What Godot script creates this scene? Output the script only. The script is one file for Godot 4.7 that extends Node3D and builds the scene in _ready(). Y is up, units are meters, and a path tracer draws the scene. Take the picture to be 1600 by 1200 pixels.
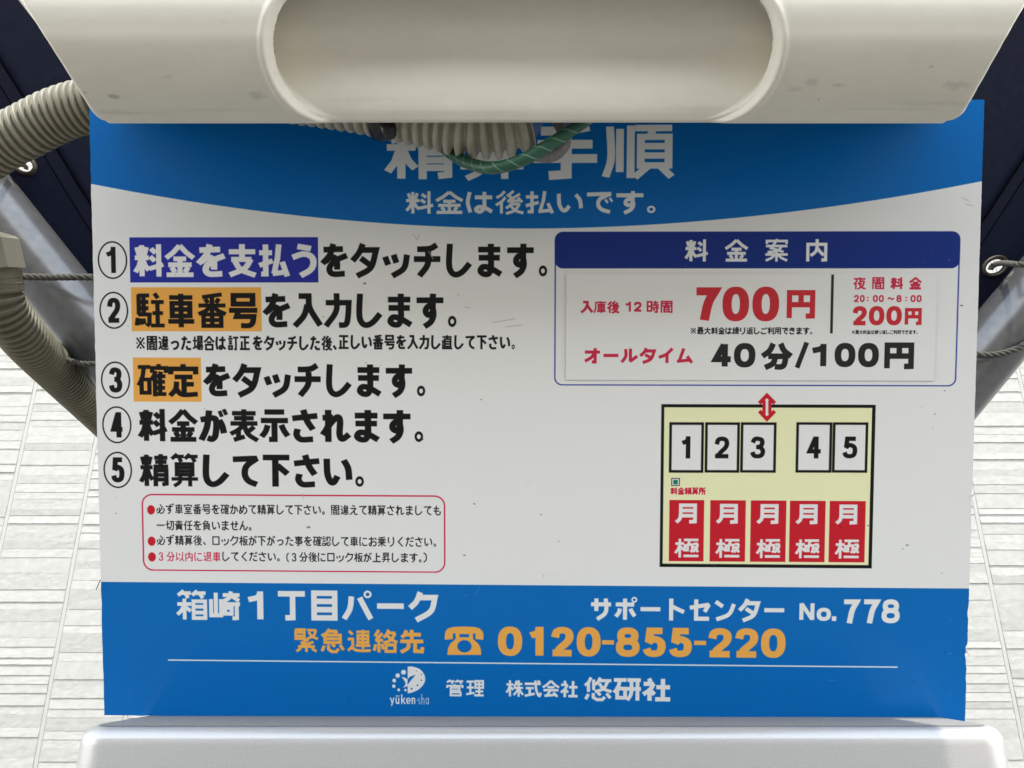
extends Node3D
# A parking payment sign under a cream hood, close up: board, hood, machine top, hoses, banner on its pipe frame, white house wall.

const EYE := Vector3(0, 1.45, 0)
const PITCH := 19.4
# the board's own axes: middle of its face, along its top edge, down its side (0.6 m wide)
const BOARD_MIDDLE := Vector3(0.01238, 1.60341, -0.5036)
const BOARD_ALONG := Vector3(0.9998, -0.00898, 0.01781)
const BOARD_DOWN := Vector3(-0.00158, -0.92586, -0.37786)
const BOARD_TALL := 990.7

var taken := {}
var rng := RandomNumberGenerator.new()
var rough_noise := FastNoiseLite.new()

func _ready() -> void:
	# camera, sky, light, exposure
	var camera := Camera3D.new()
	camera.name = "camera"
	camera.fov = rad_to_deg(2.0 * atan(0.5))
	camera.position = EYE
	camera.rotation_degrees = Vector3(PITCH, 0, 0)
	camera.near = 0.02
	camera.far = 200.0
	add_child(camera)
	var world := WorldEnvironment.new()
	world.name = "daylight"
	var e := Environment.new()
	e.background_mode = Environment.BG_SKY
	var air := ProceduralSkyMaterial.new()
	air.sky_top_color = Color(0.45, 0.49, 0.54)
	air.sky_horizon_color = Color(0.965, 0.945, 0.905)
	air.sky_curve = 0.22
	air.ground_bottom_color = Color(0.3, 0.3, 0.29)
	air.ground_horizon_color = Color(0.6, 0.6, 0.58)
	air.sky_energy_multiplier = 2.0
	e.sky = Sky.new()
	e.sky.sky_material = air
	e.tonemap_mode = Environment.TONE_MAPPER_LINEAR
	e.tonemap_exposure = 1.9
	e.sdfgi_enabled = true
	e.ssao_enabled = true
	e.ssil_enabled = true
	world.environment = e
	add_child(world)
	var sun := DirectionalLight3D.new()
	sun.name = "sun"
	sun.light_energy = 0.8
	sun.light_angular_distance = 1.0
	sun.light_color = Color(1.0, 0.97, 0.92)
	sun.rotation_degrees = Vector3(-69, 8, 0)
	sun.shadow_enabled = true
	add_child(sun)

	rng.seed = 778
	rough_noise.seed = 5
	rough_noise.frequency = 1.0
	make_materials()
	build_ground()
	build_wall()
	build_opposite()
	build_frame()
	build_banner()
	build_machine()
	build_sign()
	build_hood()
	build_hoses()
	build_cords()

# ---------------------------------------------------------------- helpers
func at(x: float, y: float, depth: float) -> Vector3:
	var a := deg_to_rad(PITCH)
	var right := (x - 800.0) / 1200.0 * depth
	var up := (600.0 - y) / 1200.0 * depth
	return EYE + Vector3(right, up * cos(a) + depth * sin(a), up * sin(a) - depth * cos(a))

func on_board(u: float, v: float, out := 0.0) -> Vector3:
	var normal := BOARD_ALONG.cross(-BOARD_DOWN).normalized()
	return BOARD_MIDDLE + BOARD_ALONG * ((u / 1400.0 - 0.5) * 0.6) + BOARD_DOWN * ((v - BOARD_TALL / 2.0) / 1400.0 * 0.6) + normal * out

func numbered(called: String) -> String:
	taken[called] = taken.get(called, -1) + 1
	return called if taken[called] == 0 else "%s_%03d" % [called, taken[called]]

func tag(o: Node3D, label: String, category: String, group := "") -> Node3D:
	o.set_meta("label", label)
	o.set_meta("category", category)
	if group: o.set_meta("group", group)
	return o

func thing(called: String, where := Vector3.ZERO) -> Node3D:
	var o := Node3D.new()
	o.name = numbered(called)
	o.position = where
	add_child(o)
	return o

# places the mesh of a part, given in world coordinates, under its thing
func put(called: String, mesh: Mesh, m: Material, parent: Node3D = self) -> MeshInstance3D:
	var o := MeshInstance3D.new()
	o.mesh = mesh
	o.material_override = m
	o.name = numbered(called) if parent == self else called
	parent.add_child(o, true)
	if parent != self:
		var p := parent
		var back := Vector3.ZERO
		while p != self:
			back += p.position
			p = p.get_parent()
		o.position = -back
	return o

func grid(st: SurfaceTool, rows: Array, flip := false, uvs: Array = []) -> void:
	for i in rows.size() - 1:
		for j in rows[0].size() - 1:
			var q := [[i, j], [i + 1, j + 1], [i, j + 1], [i, j], [i + 1, j], [i + 1, j + 1]]
			if flip: q = [[i, j], [i, j + 1], [i + 1, j + 1], [i, j], [i + 1, j + 1], [i + 1, j]]
			for k in q:
				if uvs: st.set_uv(uvs[k[0]][k[1]])
				st.add_vertex(rows[k[0]][k[1]])

func start(smooth := true) -> SurfaceTool:
	var st := SurfaceTool.new()
	st.begin(Mesh.PRIMITIVE_TRIANGLES)
	st.set_smooth_group(0 if smooth else -1)
	return st

func finish(st: SurfaceTool) -> ArrayMesh:
	st.index()
	st.generate_normals()
	return st.commit()

func spline(p: Array, steps := 10) -> PackedVector3Array:
	var r := PackedVector3Array()
	for i in p.size() - 1:
		var b: Vector3 = p[i]
		var c: Vector3 = p[i + 1]
		var a: Vector3 = p[i - 1] if i > 0 else b * 2.0 - c
		var d: Vector3 = p[i + 2] if i + 2 < p.size() else c * 2.0 - b
		for k in steps: r.append(b.cubic_interpolate(c, a, d, float(k) / steps))
	r.append(p[p.size() - 1])
	return r

# the same path at even steps
func even(p: PackedVector3Array, step: float) -> PackedVector3Array:
	var r := PackedVector3Array([p[0]])
	var left := step
	for i in p.size() - 1:
		var a := p[i]
		var b := p[i + 1]
		var long := a.distance_to(b)
		var done := 0.0
		while long - done >= left:
			done += left
			r.append(a.lerp(b, done / long))
			left = step
		left -= long - done
	return r

func frames(p: PackedVector3Array) -> Array:
	var r := []
	var n := Vector3.ZERO
	for i in p.size():
		var t := (p[mini(i + 1, p.size() - 1)] - p[maxi(i - 1, 0)]).normalized()
		if n == Vector3.ZERO:
			n = t.cross(Vector3.UP if absf(t.y) < 0.8 else Vector3.RIGHT).normalized()
		n = (n - t * n.dot(t)).normalized()
		r.append([n, t.cross(n), t])
	return r

func sweep(st: SurfaceTool, p: PackedVector3Array, radius: Callable, sides := 16, caps := true, squash := 1.0) -> void:
	var f := frames(p)
	var rows := []
	for i in p.size():
		var row := []
		var r: float = radius.call(i)
		for j in sides + 1:
			var a := TAU * j / sides
			row.append(p[i] + (f[i][0] * cos(a) + f[i][1] * sin(a) * squash) * r)
		rows.append(row)
	grid(st, rows)
	if caps:
		st.set_smooth_group(-1)
		for end in [0, rows.size() - 1]:
			for j in sides:
				var tri := [p[end], rows[end][j + 1], rows[end][j]] if end > 0 else [p[end], rows[end][j], rows[end][j + 1]]
				tri = [tri[0], tri[2], tri[1]] if end == 0 else [tri[0], tri[1], tri[2]]
				for v in tri: st.add_vertex(v)
		st.set_smooth_group(0)

func tube(p: PackedVector3Array, r: float, sides := 16) -> ArrayMesh:
	var st := start()
	sweep(st, p, func(_i): return r, sides)
	return finish(st)

# a flat outline given thickness; place(point, out) puts it in space
func slab(outline: PackedVector2Array, place: Callable, thick: float, face := true, rest := true, uv_size := Vector2.ONE) -> ArrayMesh:
	var st := start(false)
	var tri := Geometry2D.triangulate_polygon(outline)
	var sense := 0.0
	for i in outline.size():
		var a := outline[i]
		var b := outline[(i + 1) % outline.size()]
		sense += a.cross(b)
	if face:
		for i in range(0, tri.size(), 3):
			var a := outline[tri[i]]
			var b := outline[tri[i + 1]]
			var c := outline[tri[i + 2]]
			# drawn with y down: clockwise on the sheet is clockwise to the viewer
			for v in ([a, b, c] if (b - a).cross(c - a) > 0.0 else [a, c, b]):
				st.set_uv(v / uv_size)
				st.add_vertex(place.call(v, 0.0))
	if rest:
		for i in range(0, tri.size(), 3):
			var a := outline[tri[i]]
			var b := outline[tri[i + 1]]
			var c := outline[tri[i + 2]]
			for v in ([a, c, b] if (b - a).cross(c - a) > 0.0 else [a, b, c]):
				st.set_uv(v / uv_size)
				st.add_vertex(place.call(v, -thick))
		for i in outline.size():
			var a := outline[i]
			var b := outline[(i + 1) % outline.size()]
			var q := [place.call(a, 0.0), place.call(b, 0.0), place.call(b, -thick), place.call(a, -thick)]
			for k in ([0, 2, 1, 0, 3, 2] if sense > 0.0 else [0, 1, 2, 0, 2, 3]):
				st.set_uv(a / uv_size)
				st.add_vertex(q[k])
	return finish(st)

func box(st: SurfaceTool, a: Vector3, b: Vector3) -> void:
	var c := []
	for k in 8: c.append(Vector3(b.x if k & 1 else a.x, b.y if k & 2 else a.y, b.z if k & 4 else a.z))
	for q in [[0, 1, 3, 2], [5, 4, 6, 7], [4, 0, 2, 6], [1, 5, 7, 3], [4, 5, 1, 0], [2, 3, 7, 6]]:
		for k in [0, 1, 2, 0, 2, 3]: st.add_vertex(c[q[k]])

# ---------------------------------------------------------------- materials
var M := {}

func paint(called: String, c: Color, rough: float, metal := 0.0) -> StandardMaterial3D:
	var m := StandardMaterial3D.new()
	m.resource_name = called
	m.albedo_color = c
	m.roughness = rough
	m.metallic = metal
	M[called] = m
	return m

func noise_texture(freq: float, low: Color, high: Color, octaves := 4, size := 512, seed_ := 3) -> NoiseTexture2D:
	var t := NoiseTexture2D.new()
	t.width = size
	t.height = size
	t.seamless = true
	var n := FastNoiseLite.new()
	n.noise_type = FastNoiseLite.TYPE_SIMPLEX_SMOOTH
	n.seed = seed_
	n.frequency = freq
	n.fractal_octaves = octaves
	t.noise = n
	var g := Gradient.new()
	g.set_color(0, low)
	g.set_color(1, high)
	t.color_ramp = g
	return t

func bumps(freq: float, strength: float, octaves := 4, seed_ := 9) -> NoiseTexture2D:
	var t := NoiseTexture2D.new()
	t.width = 512
	t.height = 512
	t.seamless = true
	t.as_normal_map = true
	t.bump_strength = strength
	var n := FastNoiseLite.new()
	n.noise_type = FastNoiseLite.TYPE_SIMPLEX_SMOOTH
	n.seed = seed_
	n.frequency = freq
	n.fractal_octaves = octaves
	t.noise = n
	return t

func grain(m: StandardMaterial3D, color: Texture2D, normal: Texture2D, tile: float, depth := 1.0) -> StandardMaterial3D:
	m.uv1_triplanar = true
	m.uv1_world_triplanar = true
	m.uv1_scale = Vector3.ONE / tile
	if color: m.albedo_texture = color
	if normal:
		m.normal_enabled = true
		m.normal_texture = normal
		m.normal_scale = depth
	return m

func make_materials() -> void:
	grain(paint("ground", Color(0.45, 0.445, 0.43), 0.9), noise_texture(0.02, Color(0.75, 0.75, 0.75), Color.WHITE), bumps(0.08, 6.0), 1.5)
	grain(paint("siding", Color(0.735, 0.735, 0.72), 0.75), noise_texture(0.012, Color(0.93, 0.93, 0.92), Color.WHITE, 5), bumps(0.02, 3.0, 4), 0.2, 0.2)
	paint("sealant", Color(0.72, 0.72, 0.7), 0.7)
	grain(paint("pipe", Color(0.47, 0.472, 0.475), 0.24, 0.55), noise_texture(0.02, Color(0.85, 0.85, 0.86), Color.WHITE), bumps(0.05, 1.5), 0.12, 0.08)
	grain(paint("banner", Color(0.055, 0.075, 0.15), 0.6), null, bumps(0.02, 3.0, 3), 0.18, 0.35)
	M.banner.metallic_specular = 0.22
	paint("seam", Color(0.025, 0.028, 0.05), 0.8)
	M.seam.metallic_specular = 0.05
	paint("brass", Color(0.24, 0.21, 0.17), 0.5, 0.3)
	grain(paint("rope", Color(0.42, 0.41, 0.38), 0.9), noise_texture(0.06, Color(0.6, 0.6, 0.58), Color.WHITE), null, 0.02)
	grain(paint("silver", Color(0.8, 0.797, 0.795), 0.38, 0.5), noise_texture(0.12, Color(0.88, 0.88, 0.885), Color.WHITE, 5), bumps(0.3, 1.0, 2), 0.07, 0.04)
	paint("core", Color(0.16, 0.16, 0.17), 0.7)
	paint("sticker_edge", Color(0.45, 0.45, 0.44), 0.6)
	paint("flake", Color(0.85, 0.85, 0.83), 0.8)
	paint("hair", Color(0.03, 0.03, 0.03), 0.6)
	grain(paint("hose", Color(0.56, 0.545, 0.48), 0.5), noise_texture(0.015, Color(0.86, 0.85, 0.82), Color.WHITE, 3), null, 0.1)
	grain(paint("light_hose", Color(0.68, 0.665, 0.6), 0.5), noise_texture(0.02, Color(0.88, 0.87, 0.84), Color.WHITE, 3), null, 0.08)
	grain(paint("shaded_hose", Color(0.47, 0.455, 0.38), 0.55), noise_texture(0.015, Color(0.8, 0.79, 0.75), Color.WHITE, 4), null, 0.1)  # hose colour darkened for the shade it hangs in, under the pipe
	paint("fitting", Color(0.56, 0.55, 0.49), 0.5)
	paint("black_plastic", Color(0.06, 0.06, 0.065), 0.4)
	paint("green", Color(0.13, 0.32, 0.24), 0.45)
	paint("pale_green", Color(0.36, 0.5, 0.42), 0.45)
	grain(paint("tape", Color(0.5, 0.49, 0.48), 0.5), noise_texture(0.02, Color(0.8, 0.8, 0.8), Color.WHITE), bumps(0.03, 4.0), 0.03, 0.5)
	paint("rust", Color(0.22, 0.13, 0.08), 0.9)
	var film := paint("film", Color(0.75, 0.76, 0.8, 0.22), 0.35)
	film.transparency = BaseMaterial3D.TRANSPARENCY_ALPHA
	film.cull_mode = BaseMaterial3D.CULL_DISABLED

# ---------------------------------------------------------------- the place
func build_ground() -> void:
	var st := start(false)
	box(st, Vector3(-40, -0.2, -12), Vector3(40, 0, 40))
	put("ground", finish(st), M.ground).set_meta("kind", "structure")

const WALL_Z := -1.9
const JOINT := -1.063
const PANEL := 0.1844

func strip_mesh(st: SurfaceTool, x0: float, x1: float, y0: float, y1: float, low: float, high: float, nx: int, ny: int) -> void:
	var rows := []
	var z := WALL_Z
	rows.append([])
	for j in nx + 1: rows[0].append(Vector3(lerpf(x0, x1, float(j) / nx), y0, z))
	for i in ny + 1:
		var row := []
		for j in nx + 1:
			var x := lerpf(x0, x1, float(j) / nx)
			var y := lerpf(y0, y1, float(i) / ny)
			var edge := 0.0015 if j == 0 or j == nx else 0.0
			var f := float(i) / ny
			var bump := rough_noise.get_noise_2d(x * 26.0, y * 60.0) * 0.00045 + rough_noise.get_noise_2d(x * 90.0, y * 150.0) * 0.00025
			var wave := rough_noise.get_noise_2d(x * 45.0, y0 * 900.0) * 0.0007 if i == 0 else 0.0
			row.append(Vector3(x, y + wave, z + maxf(lerpf(low, high, f) + bump - edge, 0.0006)))
		rows.append(row)
	rows.append([])
	for j in nx + 1: rows[rows.size() - 1].append(Vector3(lerpf(x0, x1, float(j) / nx), y1, z))
	grid(st, rows)
	for side in [0, nx]:
		var rim := []
		for r in rows: rim.append([r[side], Vector3(r[side].x, r[side].y, z)])
		grid(st, rim, side == nx)

func build_wall() -> void:
	var wall := thing("house_wall", Vector3(0, 0, WALL_Z))
	tag(wall, "white house wall of moulded horizontal stone-look siding behind the sign", "wall")
	var st := start(false)
	box(st, Vector3(-5, 0, WALL_Z - 0.15), Vector3(5, 5.5, WALL_Z))
	put("backing", finish(st), M.siding, wall)
	for k in range(-3, 16):
		var x0 := JOINT + PANEL * k
		var panel := Node3D.new()
		panel.name = "siding_panel"
		wall.add_child(panel, true)
		panel.position = Vector3(x0, 0, 0)
		var seal := start(false)
		box(seal, Vector3(x0 - 0.0042, 0.02, WALL_Z - 0.002), Vector3(x0 + 0.0042, 3.2, WALL_Z + 0.0012))
		put("joint_seal", finish(seal), M.sealant, panel)
		var seen_here: bool = k in [-2, -1, 0, 11, 12]
		var rest := start(false)
		var y := 0.02 + rng.randf() * 0.02
		while y < 3.2:
			var tall: float = [0.015, 0.0165, 0.018, 0.0195, 0.022, 0.026, 0.036][rng.randi() % 7] + rng.randf() * 0.003
			var kind := rng.randf()
			var low := 0.0042 if kind < 0.4 else 0.0032 if kind < 0.7 else 0.0024
			var high := low - rng.randf_range(0.0008, 0.0026) if kind < 0.6 else low + rng.randf_range(-0.0004, 0.0016)
			high = maxf(high, 0.0016)
			if seen_here and y > 1.1 and y < 2.36:
				var one := start(false)
				strip_mesh(one, x0 + 0.0058, x0 + PANEL - 0.0058, y, y + tall - 0.0001, low, high, 24, 4)
				put("moulded_strip", finish(one), M.siding, panel)
			else:
				strip_mesh(rest, x0 + 0.0058, x0 + PANEL - 0.0058, y, y + tall - 0.0001, low, high, 3, 1)
			y += tall
		put("moulded_strips", finish(rest), M.siding, panel).set_meta("kind", "stuff")

# an unseen house added behind the camera to close the low sky the board faces
func build_opposite() -> void:
	var h := thing("added_house", Vector3(0, 0, 8.5))
	tag(h, "unseen beige house added behind the camera to close the low sky", "house")
	var st := start(false)
	box(st, Vector3(-11, 0, 7.5), Vector3(11, 4.6, 12.0))
	put("wall", finish(st), paint("render", Color(0.6, 0.57, 0.52), 0.9), h)
	var roof := start(false)
	box(roof, Vector3(-11.5, 4.6, 7.1), Vector3(11.5, 4.85, 12.4))
	put("roof", finish(roof), paint("tiles", Color(0.25, 0.25, 0.27), 0.7), h)
	for k in 10:
		var x := -9.6 + 4.4 * (k % 5)
		var y := 0.6 + 2.2 * (k / 5)
		var f := start(false)
		box(f, Vector3(x - 0.06, y - 0.06, 7.46), Vector3(x + 1.66, y + 1.16, 7.5))
		var window := put("window", finish(f), M.sealant, h)
		var g := start(false)
		box(g, Vector3(x, y, 7.44), Vector3(x + 1.6, y + 1.1, 7.458))
		put("pane", finish(g), M.black_plastic, window)

# two round pipes that carry the banner
func build_frame() -> void:
	var f := thing("pipe_support", Vector3(0.02, 0, -0.8))
	tag(f, "grey galvanised pipe frame forming a V behind the blue and white sign", "pipe frame")
	var foot := at(842, 1392, 0.745)
	put("pipe", tube(PackedVector3Array([at(-320, -65, 0.74), foot]), 0.0298, 48), M.pipe, f)
	put("pipe", tube(PackedVector3Array([at(1930, 83, 0.74), foot]), 0.0298, 48), M.pipe, f)
	put("post", tube(PackedVector3Array([foot, Vector3(foot.x, 0, foot.z)]), 0.032, 32), M.pipe, f)

func build_banner() -> void:
	var b := thing("banner", at(800, 500, 0.765))
	tag(b, "dark navy vinyl banner with eyelets stretched inside the grey pipes", "banner")
	var front := func(p: Vector2, out: float): return at(p.x, p.y, 0.765 - out)
	var hem_front := func(p: Vector2, out: float): return at(p.x, p.y, 0.7628 - out)
	var main := PackedVector2Array([Vector2(-200, -240), Vector2(1785, -60), Vector2(1780, -10), Vector2(1280, 755), Vector2(320, 625), Vector2(-150, -122)])
	put("sheet", slab(main, front, 0.0006), M.banner, b)
	for side in 2:
		var line := [Vector2(-330, -75), Vector2(300, 730), Vector2(300, 570), Vector2(-200, -225)] if side == 0 else [Vector2(1930, 84), Vector2(1300, 826), Vector2(1300, 706), Vector2(1840, -121)]
		var eye := Vector2(37.5, 257.5) if side == 0 else Vector2(1554, 416)
		var tilt := 0.45 if side == 0 else -0.5
		var hole := PackedVector2Array()
		for i in 25:
			var a := TAU * i / 24.0
			hole.append(eye + Vector2(cos(a) * 14.5, sin(a) * 9.5).rotated(tilt))
		# the hem strip, cut open to its eyelet
		var gate := 2 if side == 0 else 2
		var p := PackedVector2Array()
		var best := 0
		for i in 24:
			if hole[i].distance_to(line[gate]) < hole[best].distance_to(line[gate]): best = i
		p.append(line[0]); p.append(line[1])
		p.append(line[2])
		var turn := Geometry2D.is_polygon_clockwise(PackedVector2Array(line))
		var cut := PackedVector2Array()
		for i in 25:
			var k := (best + (i if not turn else -i) + 48) % 24
			cut.append(hole[k])
		if Geometry2D.is_polygon_clockwise(cut.slice(0, 24)) == turn: cut.reverse()
		for v in cut: p.append(v)
		p.append(line[2] + Vector2(0.02, -0.02))
		p.append(line[3])
		var hem := put("hem", slab(p, hem_front, 0.0012), M.banner, b)
		# the seam, a near-black line along the hem, and the stitched line beside it
		var seam := PackedVector3Array()
		var stitch := PackedVector3Array()
		for i in 26:
			var t := i / 25.0
			var q: Vector2 = line[3].lerp(line[2], t) + Vector2(rng.randf_range(-0.7, 0.7), 0)
			var off := Vector2(-15, 14) if side == 0 else Vector2(10, 16)
			seam.append(at(q.x, q.y, 0.7632))
			stitch.append(at(q.x + off.x * (1.0 + 0.3 * t), q.y + off.y, 0.7626))
		var st := start()
		sweep(st, seam, func(_i): return 0.0022, 8, true, 0.5)
		put("seam", finish(st), M.seam, b)
		put("stitching", tube(stitch, 0.0005, 6), M.seam, b)
		var ring3 := PackedVector3Array()
		for i in 41:
			var a := TAU * i / 40.0
			var q := eye + Vector2(cos(a) * 19.0, sin(a) * 13.5).rotated(tilt)
			ring3.append(at(q.x, q.y, 0.7622))
		var rs := start()
		sweep(rs, ring3, func(_i): return 0.0031, 10, false, 0.5)
		put("eyelet", finish(rs), M.brass, b)

func build_machine() -> void:
	var top := 1.4085
	var x0 := -0.266
	var x1 := 0.303
	var z1 := -0.5035
	var z0 := -0.72
	var st := start()
	var rows := []
	var levels := [[0.0, 0.0], [0.7, 0.0], [top - 0.06, 0.0], [top - 0.010, 0.0002]]
	for i in range(1, 9):
		var a := PI / 2 * i / 8.0
		levels.append([top - 0.008 + 0.008 * sin(a), 0.0002 + 0.008 * (1.0 - cos(a))])
	levels.append([top + 0.0002, 0.03])
	for l in levels:
		var r := maxf(0.021 - l[1], 0.006)
		var row := []
		for p in rounded(x0 + l[1], z0 + l[1], x1 - l[1], z1 - l[1], r):
			row.append(Vector3(p.x, l[0], p.y))
		row.append(row[0])
		rows.append(row)
	grid(st, rows, true)
	var last: Array = rows[rows.size() - 1]
	for j in last.size() - 1:
		st.add_vertex(Vector3((x0 + x1) / 2, top + 0.0002, (z0 + z1) / 2))
		st.add_vertex(last[j])
		st.add_vertex(last[j + 1])
	var machine := thing("payment_machine", Vector3(0.02, 0, -0.61))
	put("cabinet", finish(st), M.silver, machine)
	var dusty := grain(paint("dusty_top", Color(0.6, 0.605, 0.605), 0.85), noise_texture(0.05, Color(0.78, 0.77, 0.75), Color.WHITE, 5), bumps(0.2, 3.0), 0.06, 0.5)
	put("top_plate", slab(rounded(x0 + 0.009, z0 + 0.009, x1 - 0.009, z1 - 0.009, 0.012), func(p: Vector2, out: float): return Vector3(p.x, top + 0.0006 + out, p.y), 0.0003), dusty, machine)
	tag(machine, "silver painted metal payment machine with rounded top edge below the sign", "payment machine")

func build_sign() -> void:
	var s := thing("parking_sign", on_board(700, BOARD_TALL))
	tag(s, "blue and white parking payment instruction board printed in Japanese", "sign")
	# outline with the nicked right edge
	var edge := PackedVector2Array([Vector2(0, 0), Vector2(1402, 0)])
	var v := 12.0
	while v < BOARD_TALL - 6:
		var n := rng.randf_range(-0.3, 0.25)
		for nick in [[618.0, 6.0, -2.4], [640.0, 14.0, -0.8], [806.0, 6.0, -1.5], [872.0, 8.0, -3.2], [884.0, 12.0, -1.8], [912.0, 8.0, -1.4]]:
			if absf(v - nick[0]) < nick[1]: n += nick[2] * rng.randf_range(0.5, 1.0)
		edge.append(Vector2(1402.0 + n, v))
		v += rng.randf_range(4.0, 9.0)
	edge.append(Vector2(1402, BOARD_TALL))
	v = 1390.0
	while v > 10.0:
		edge.append(Vector2(v, BOARD_TALL + rng.randf_range(-0.5, 0.5)))
		v -= rng.randf_range(9.0, 26.0)
	edge.append(Vector2(0, BOARD_TALL))
	v = BOARD_TALL - 12.0
	while v > 8.0:
		edge.append(Vector2(rng.randf_range(-0.5, 0.5), v))
		v -= rng.randf_range(8.0, 24.0)
	var face := paint("print", Color.WHITE, 0.3)
	face.albedo_texture = ImageTexture.create_from_image(print_board())
	face.texture_repeat = false
	face.metallic_specular = 0.32
	face.roughness_texture = noise_texture(0.012, Color(0.72, 0.72, 0.72), Color.WHITE, 5)
	face.roughness = 0.36
	face.normal_enabled = true
	face.normal_texture = bumps(0.006, 2.0, 2)
	face.normal_scale = 0.12
	var place := func(p: Vector2, out: float): return on_board(p.x, p.y, out)
	put("printed_face", slab(edge, place, 0.0, true, false, Vector2(1400, 990.7)), face, s)
	var core := put("panel_core", slab(edge, func(p: Vector2, out: float): return on_board(p.x, p.y, out - 0.0002), 0.003), M.core, s)
	var label := paint("price_print", Color.WHITE, 0.34)
	label.albedo_texture = ImageTexture.create_from_image(print_sticker())
	label.texture_repeat = false
	var o := Vector2(756.5, 268.1)
	var w := Vector2(580.3, 167.8)
	var stuck := func(p: Vector2, out: float): return on_board(o.x + p.x, o.y + p.y - 0.004 * (p.x - 290.0) * 0.0, 0.0006 + out)
	var outline := scaled(rounded(0, 0, w.x, w.y, 1.5), 1.0)
	var sticker := put("price_sticker", slab(outline, stuck, 0.0, true, false, w), label, s)
	sticker.set_meta("label", "white price list sticker with red 700 yen and black 40 minutes prices")
	put("sticker_edge", slab(outline, func(p: Vector2, out: float): return stuck.call(p, out - 0.0001), 0.0004), M.sticker_edge, sticker)
	# flakes of torn edge film, and a hair caught on the left edge
	for f in [[1401.0, 617.0, 3.5], [1399.5, 867.0, 4.6], [1400.5, 873.0, 3.4], [1401.0, 811.0, 2.0]]:
		var st := start(false)
		for k in 3:
			var c := Vector2(f[0] + rng.randf_range(-2, 2), f[1] + rng.randf_range(-2, 2))
			var a := on_board(c.x, c.y, 0.0006)
			var b := on_board(c.x + f[2] * rng.randf_range(0.3, 0.8), c.y - f[2] * rng.randf_range(0.2, 0.8), 0.0014)
			var d := on_board(c.x + f[2] * rng.randf_range(0.1, 0.4), c.y + f[2] * rng.randf_range(0.3, 0.9), 0.0004)
			var q := on_board(c.x + f[2] * 0.2, c.y, -0.0004)
			for t in [a, b, d, a, d, q, a, q, b, b, q, d]: st.add_vertex(t)
		put("torn_flake", finish(st), M.flake, s)
	put("hair", tube(spline([on_board(1, 764, 0.0012), on_board(-2, 770, 0.0014), on_board(-5, 776, 0.001), on_board(-7, 780, 0.0012)]), 0.00028, 6), M.hair, s)

# ---------------------------------------------------------------- the hood
const HOOD_ROWS := [[190.0, 0.42], [165.0, 0.4115], [138.0, 0.404], [100.0, 0.3965], [65.0, 0.3912], [40.0, 0.3893], [20.0, 0.3884], [0.0, 0.3885], [-20.0, 0.3899], [-60.0, 0.399]]

func hood_depth(y: float) -> float:
	for i in HOOD_ROWS.size() - 1:
		var a: Array = HOOD_ROWS[i]
		var b: Array = HOOD_ROWS[i + 1]
		if y <= a[0] and y >= b[0]: return lerpf(a[1], b[1], (a[0] - y) / (a[0] - b[0]))
	return HOOD_ROWS[0][1] if y > 100.0 else HOOD_ROWS[HOOD_ROWS.size() - 1][1]

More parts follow.
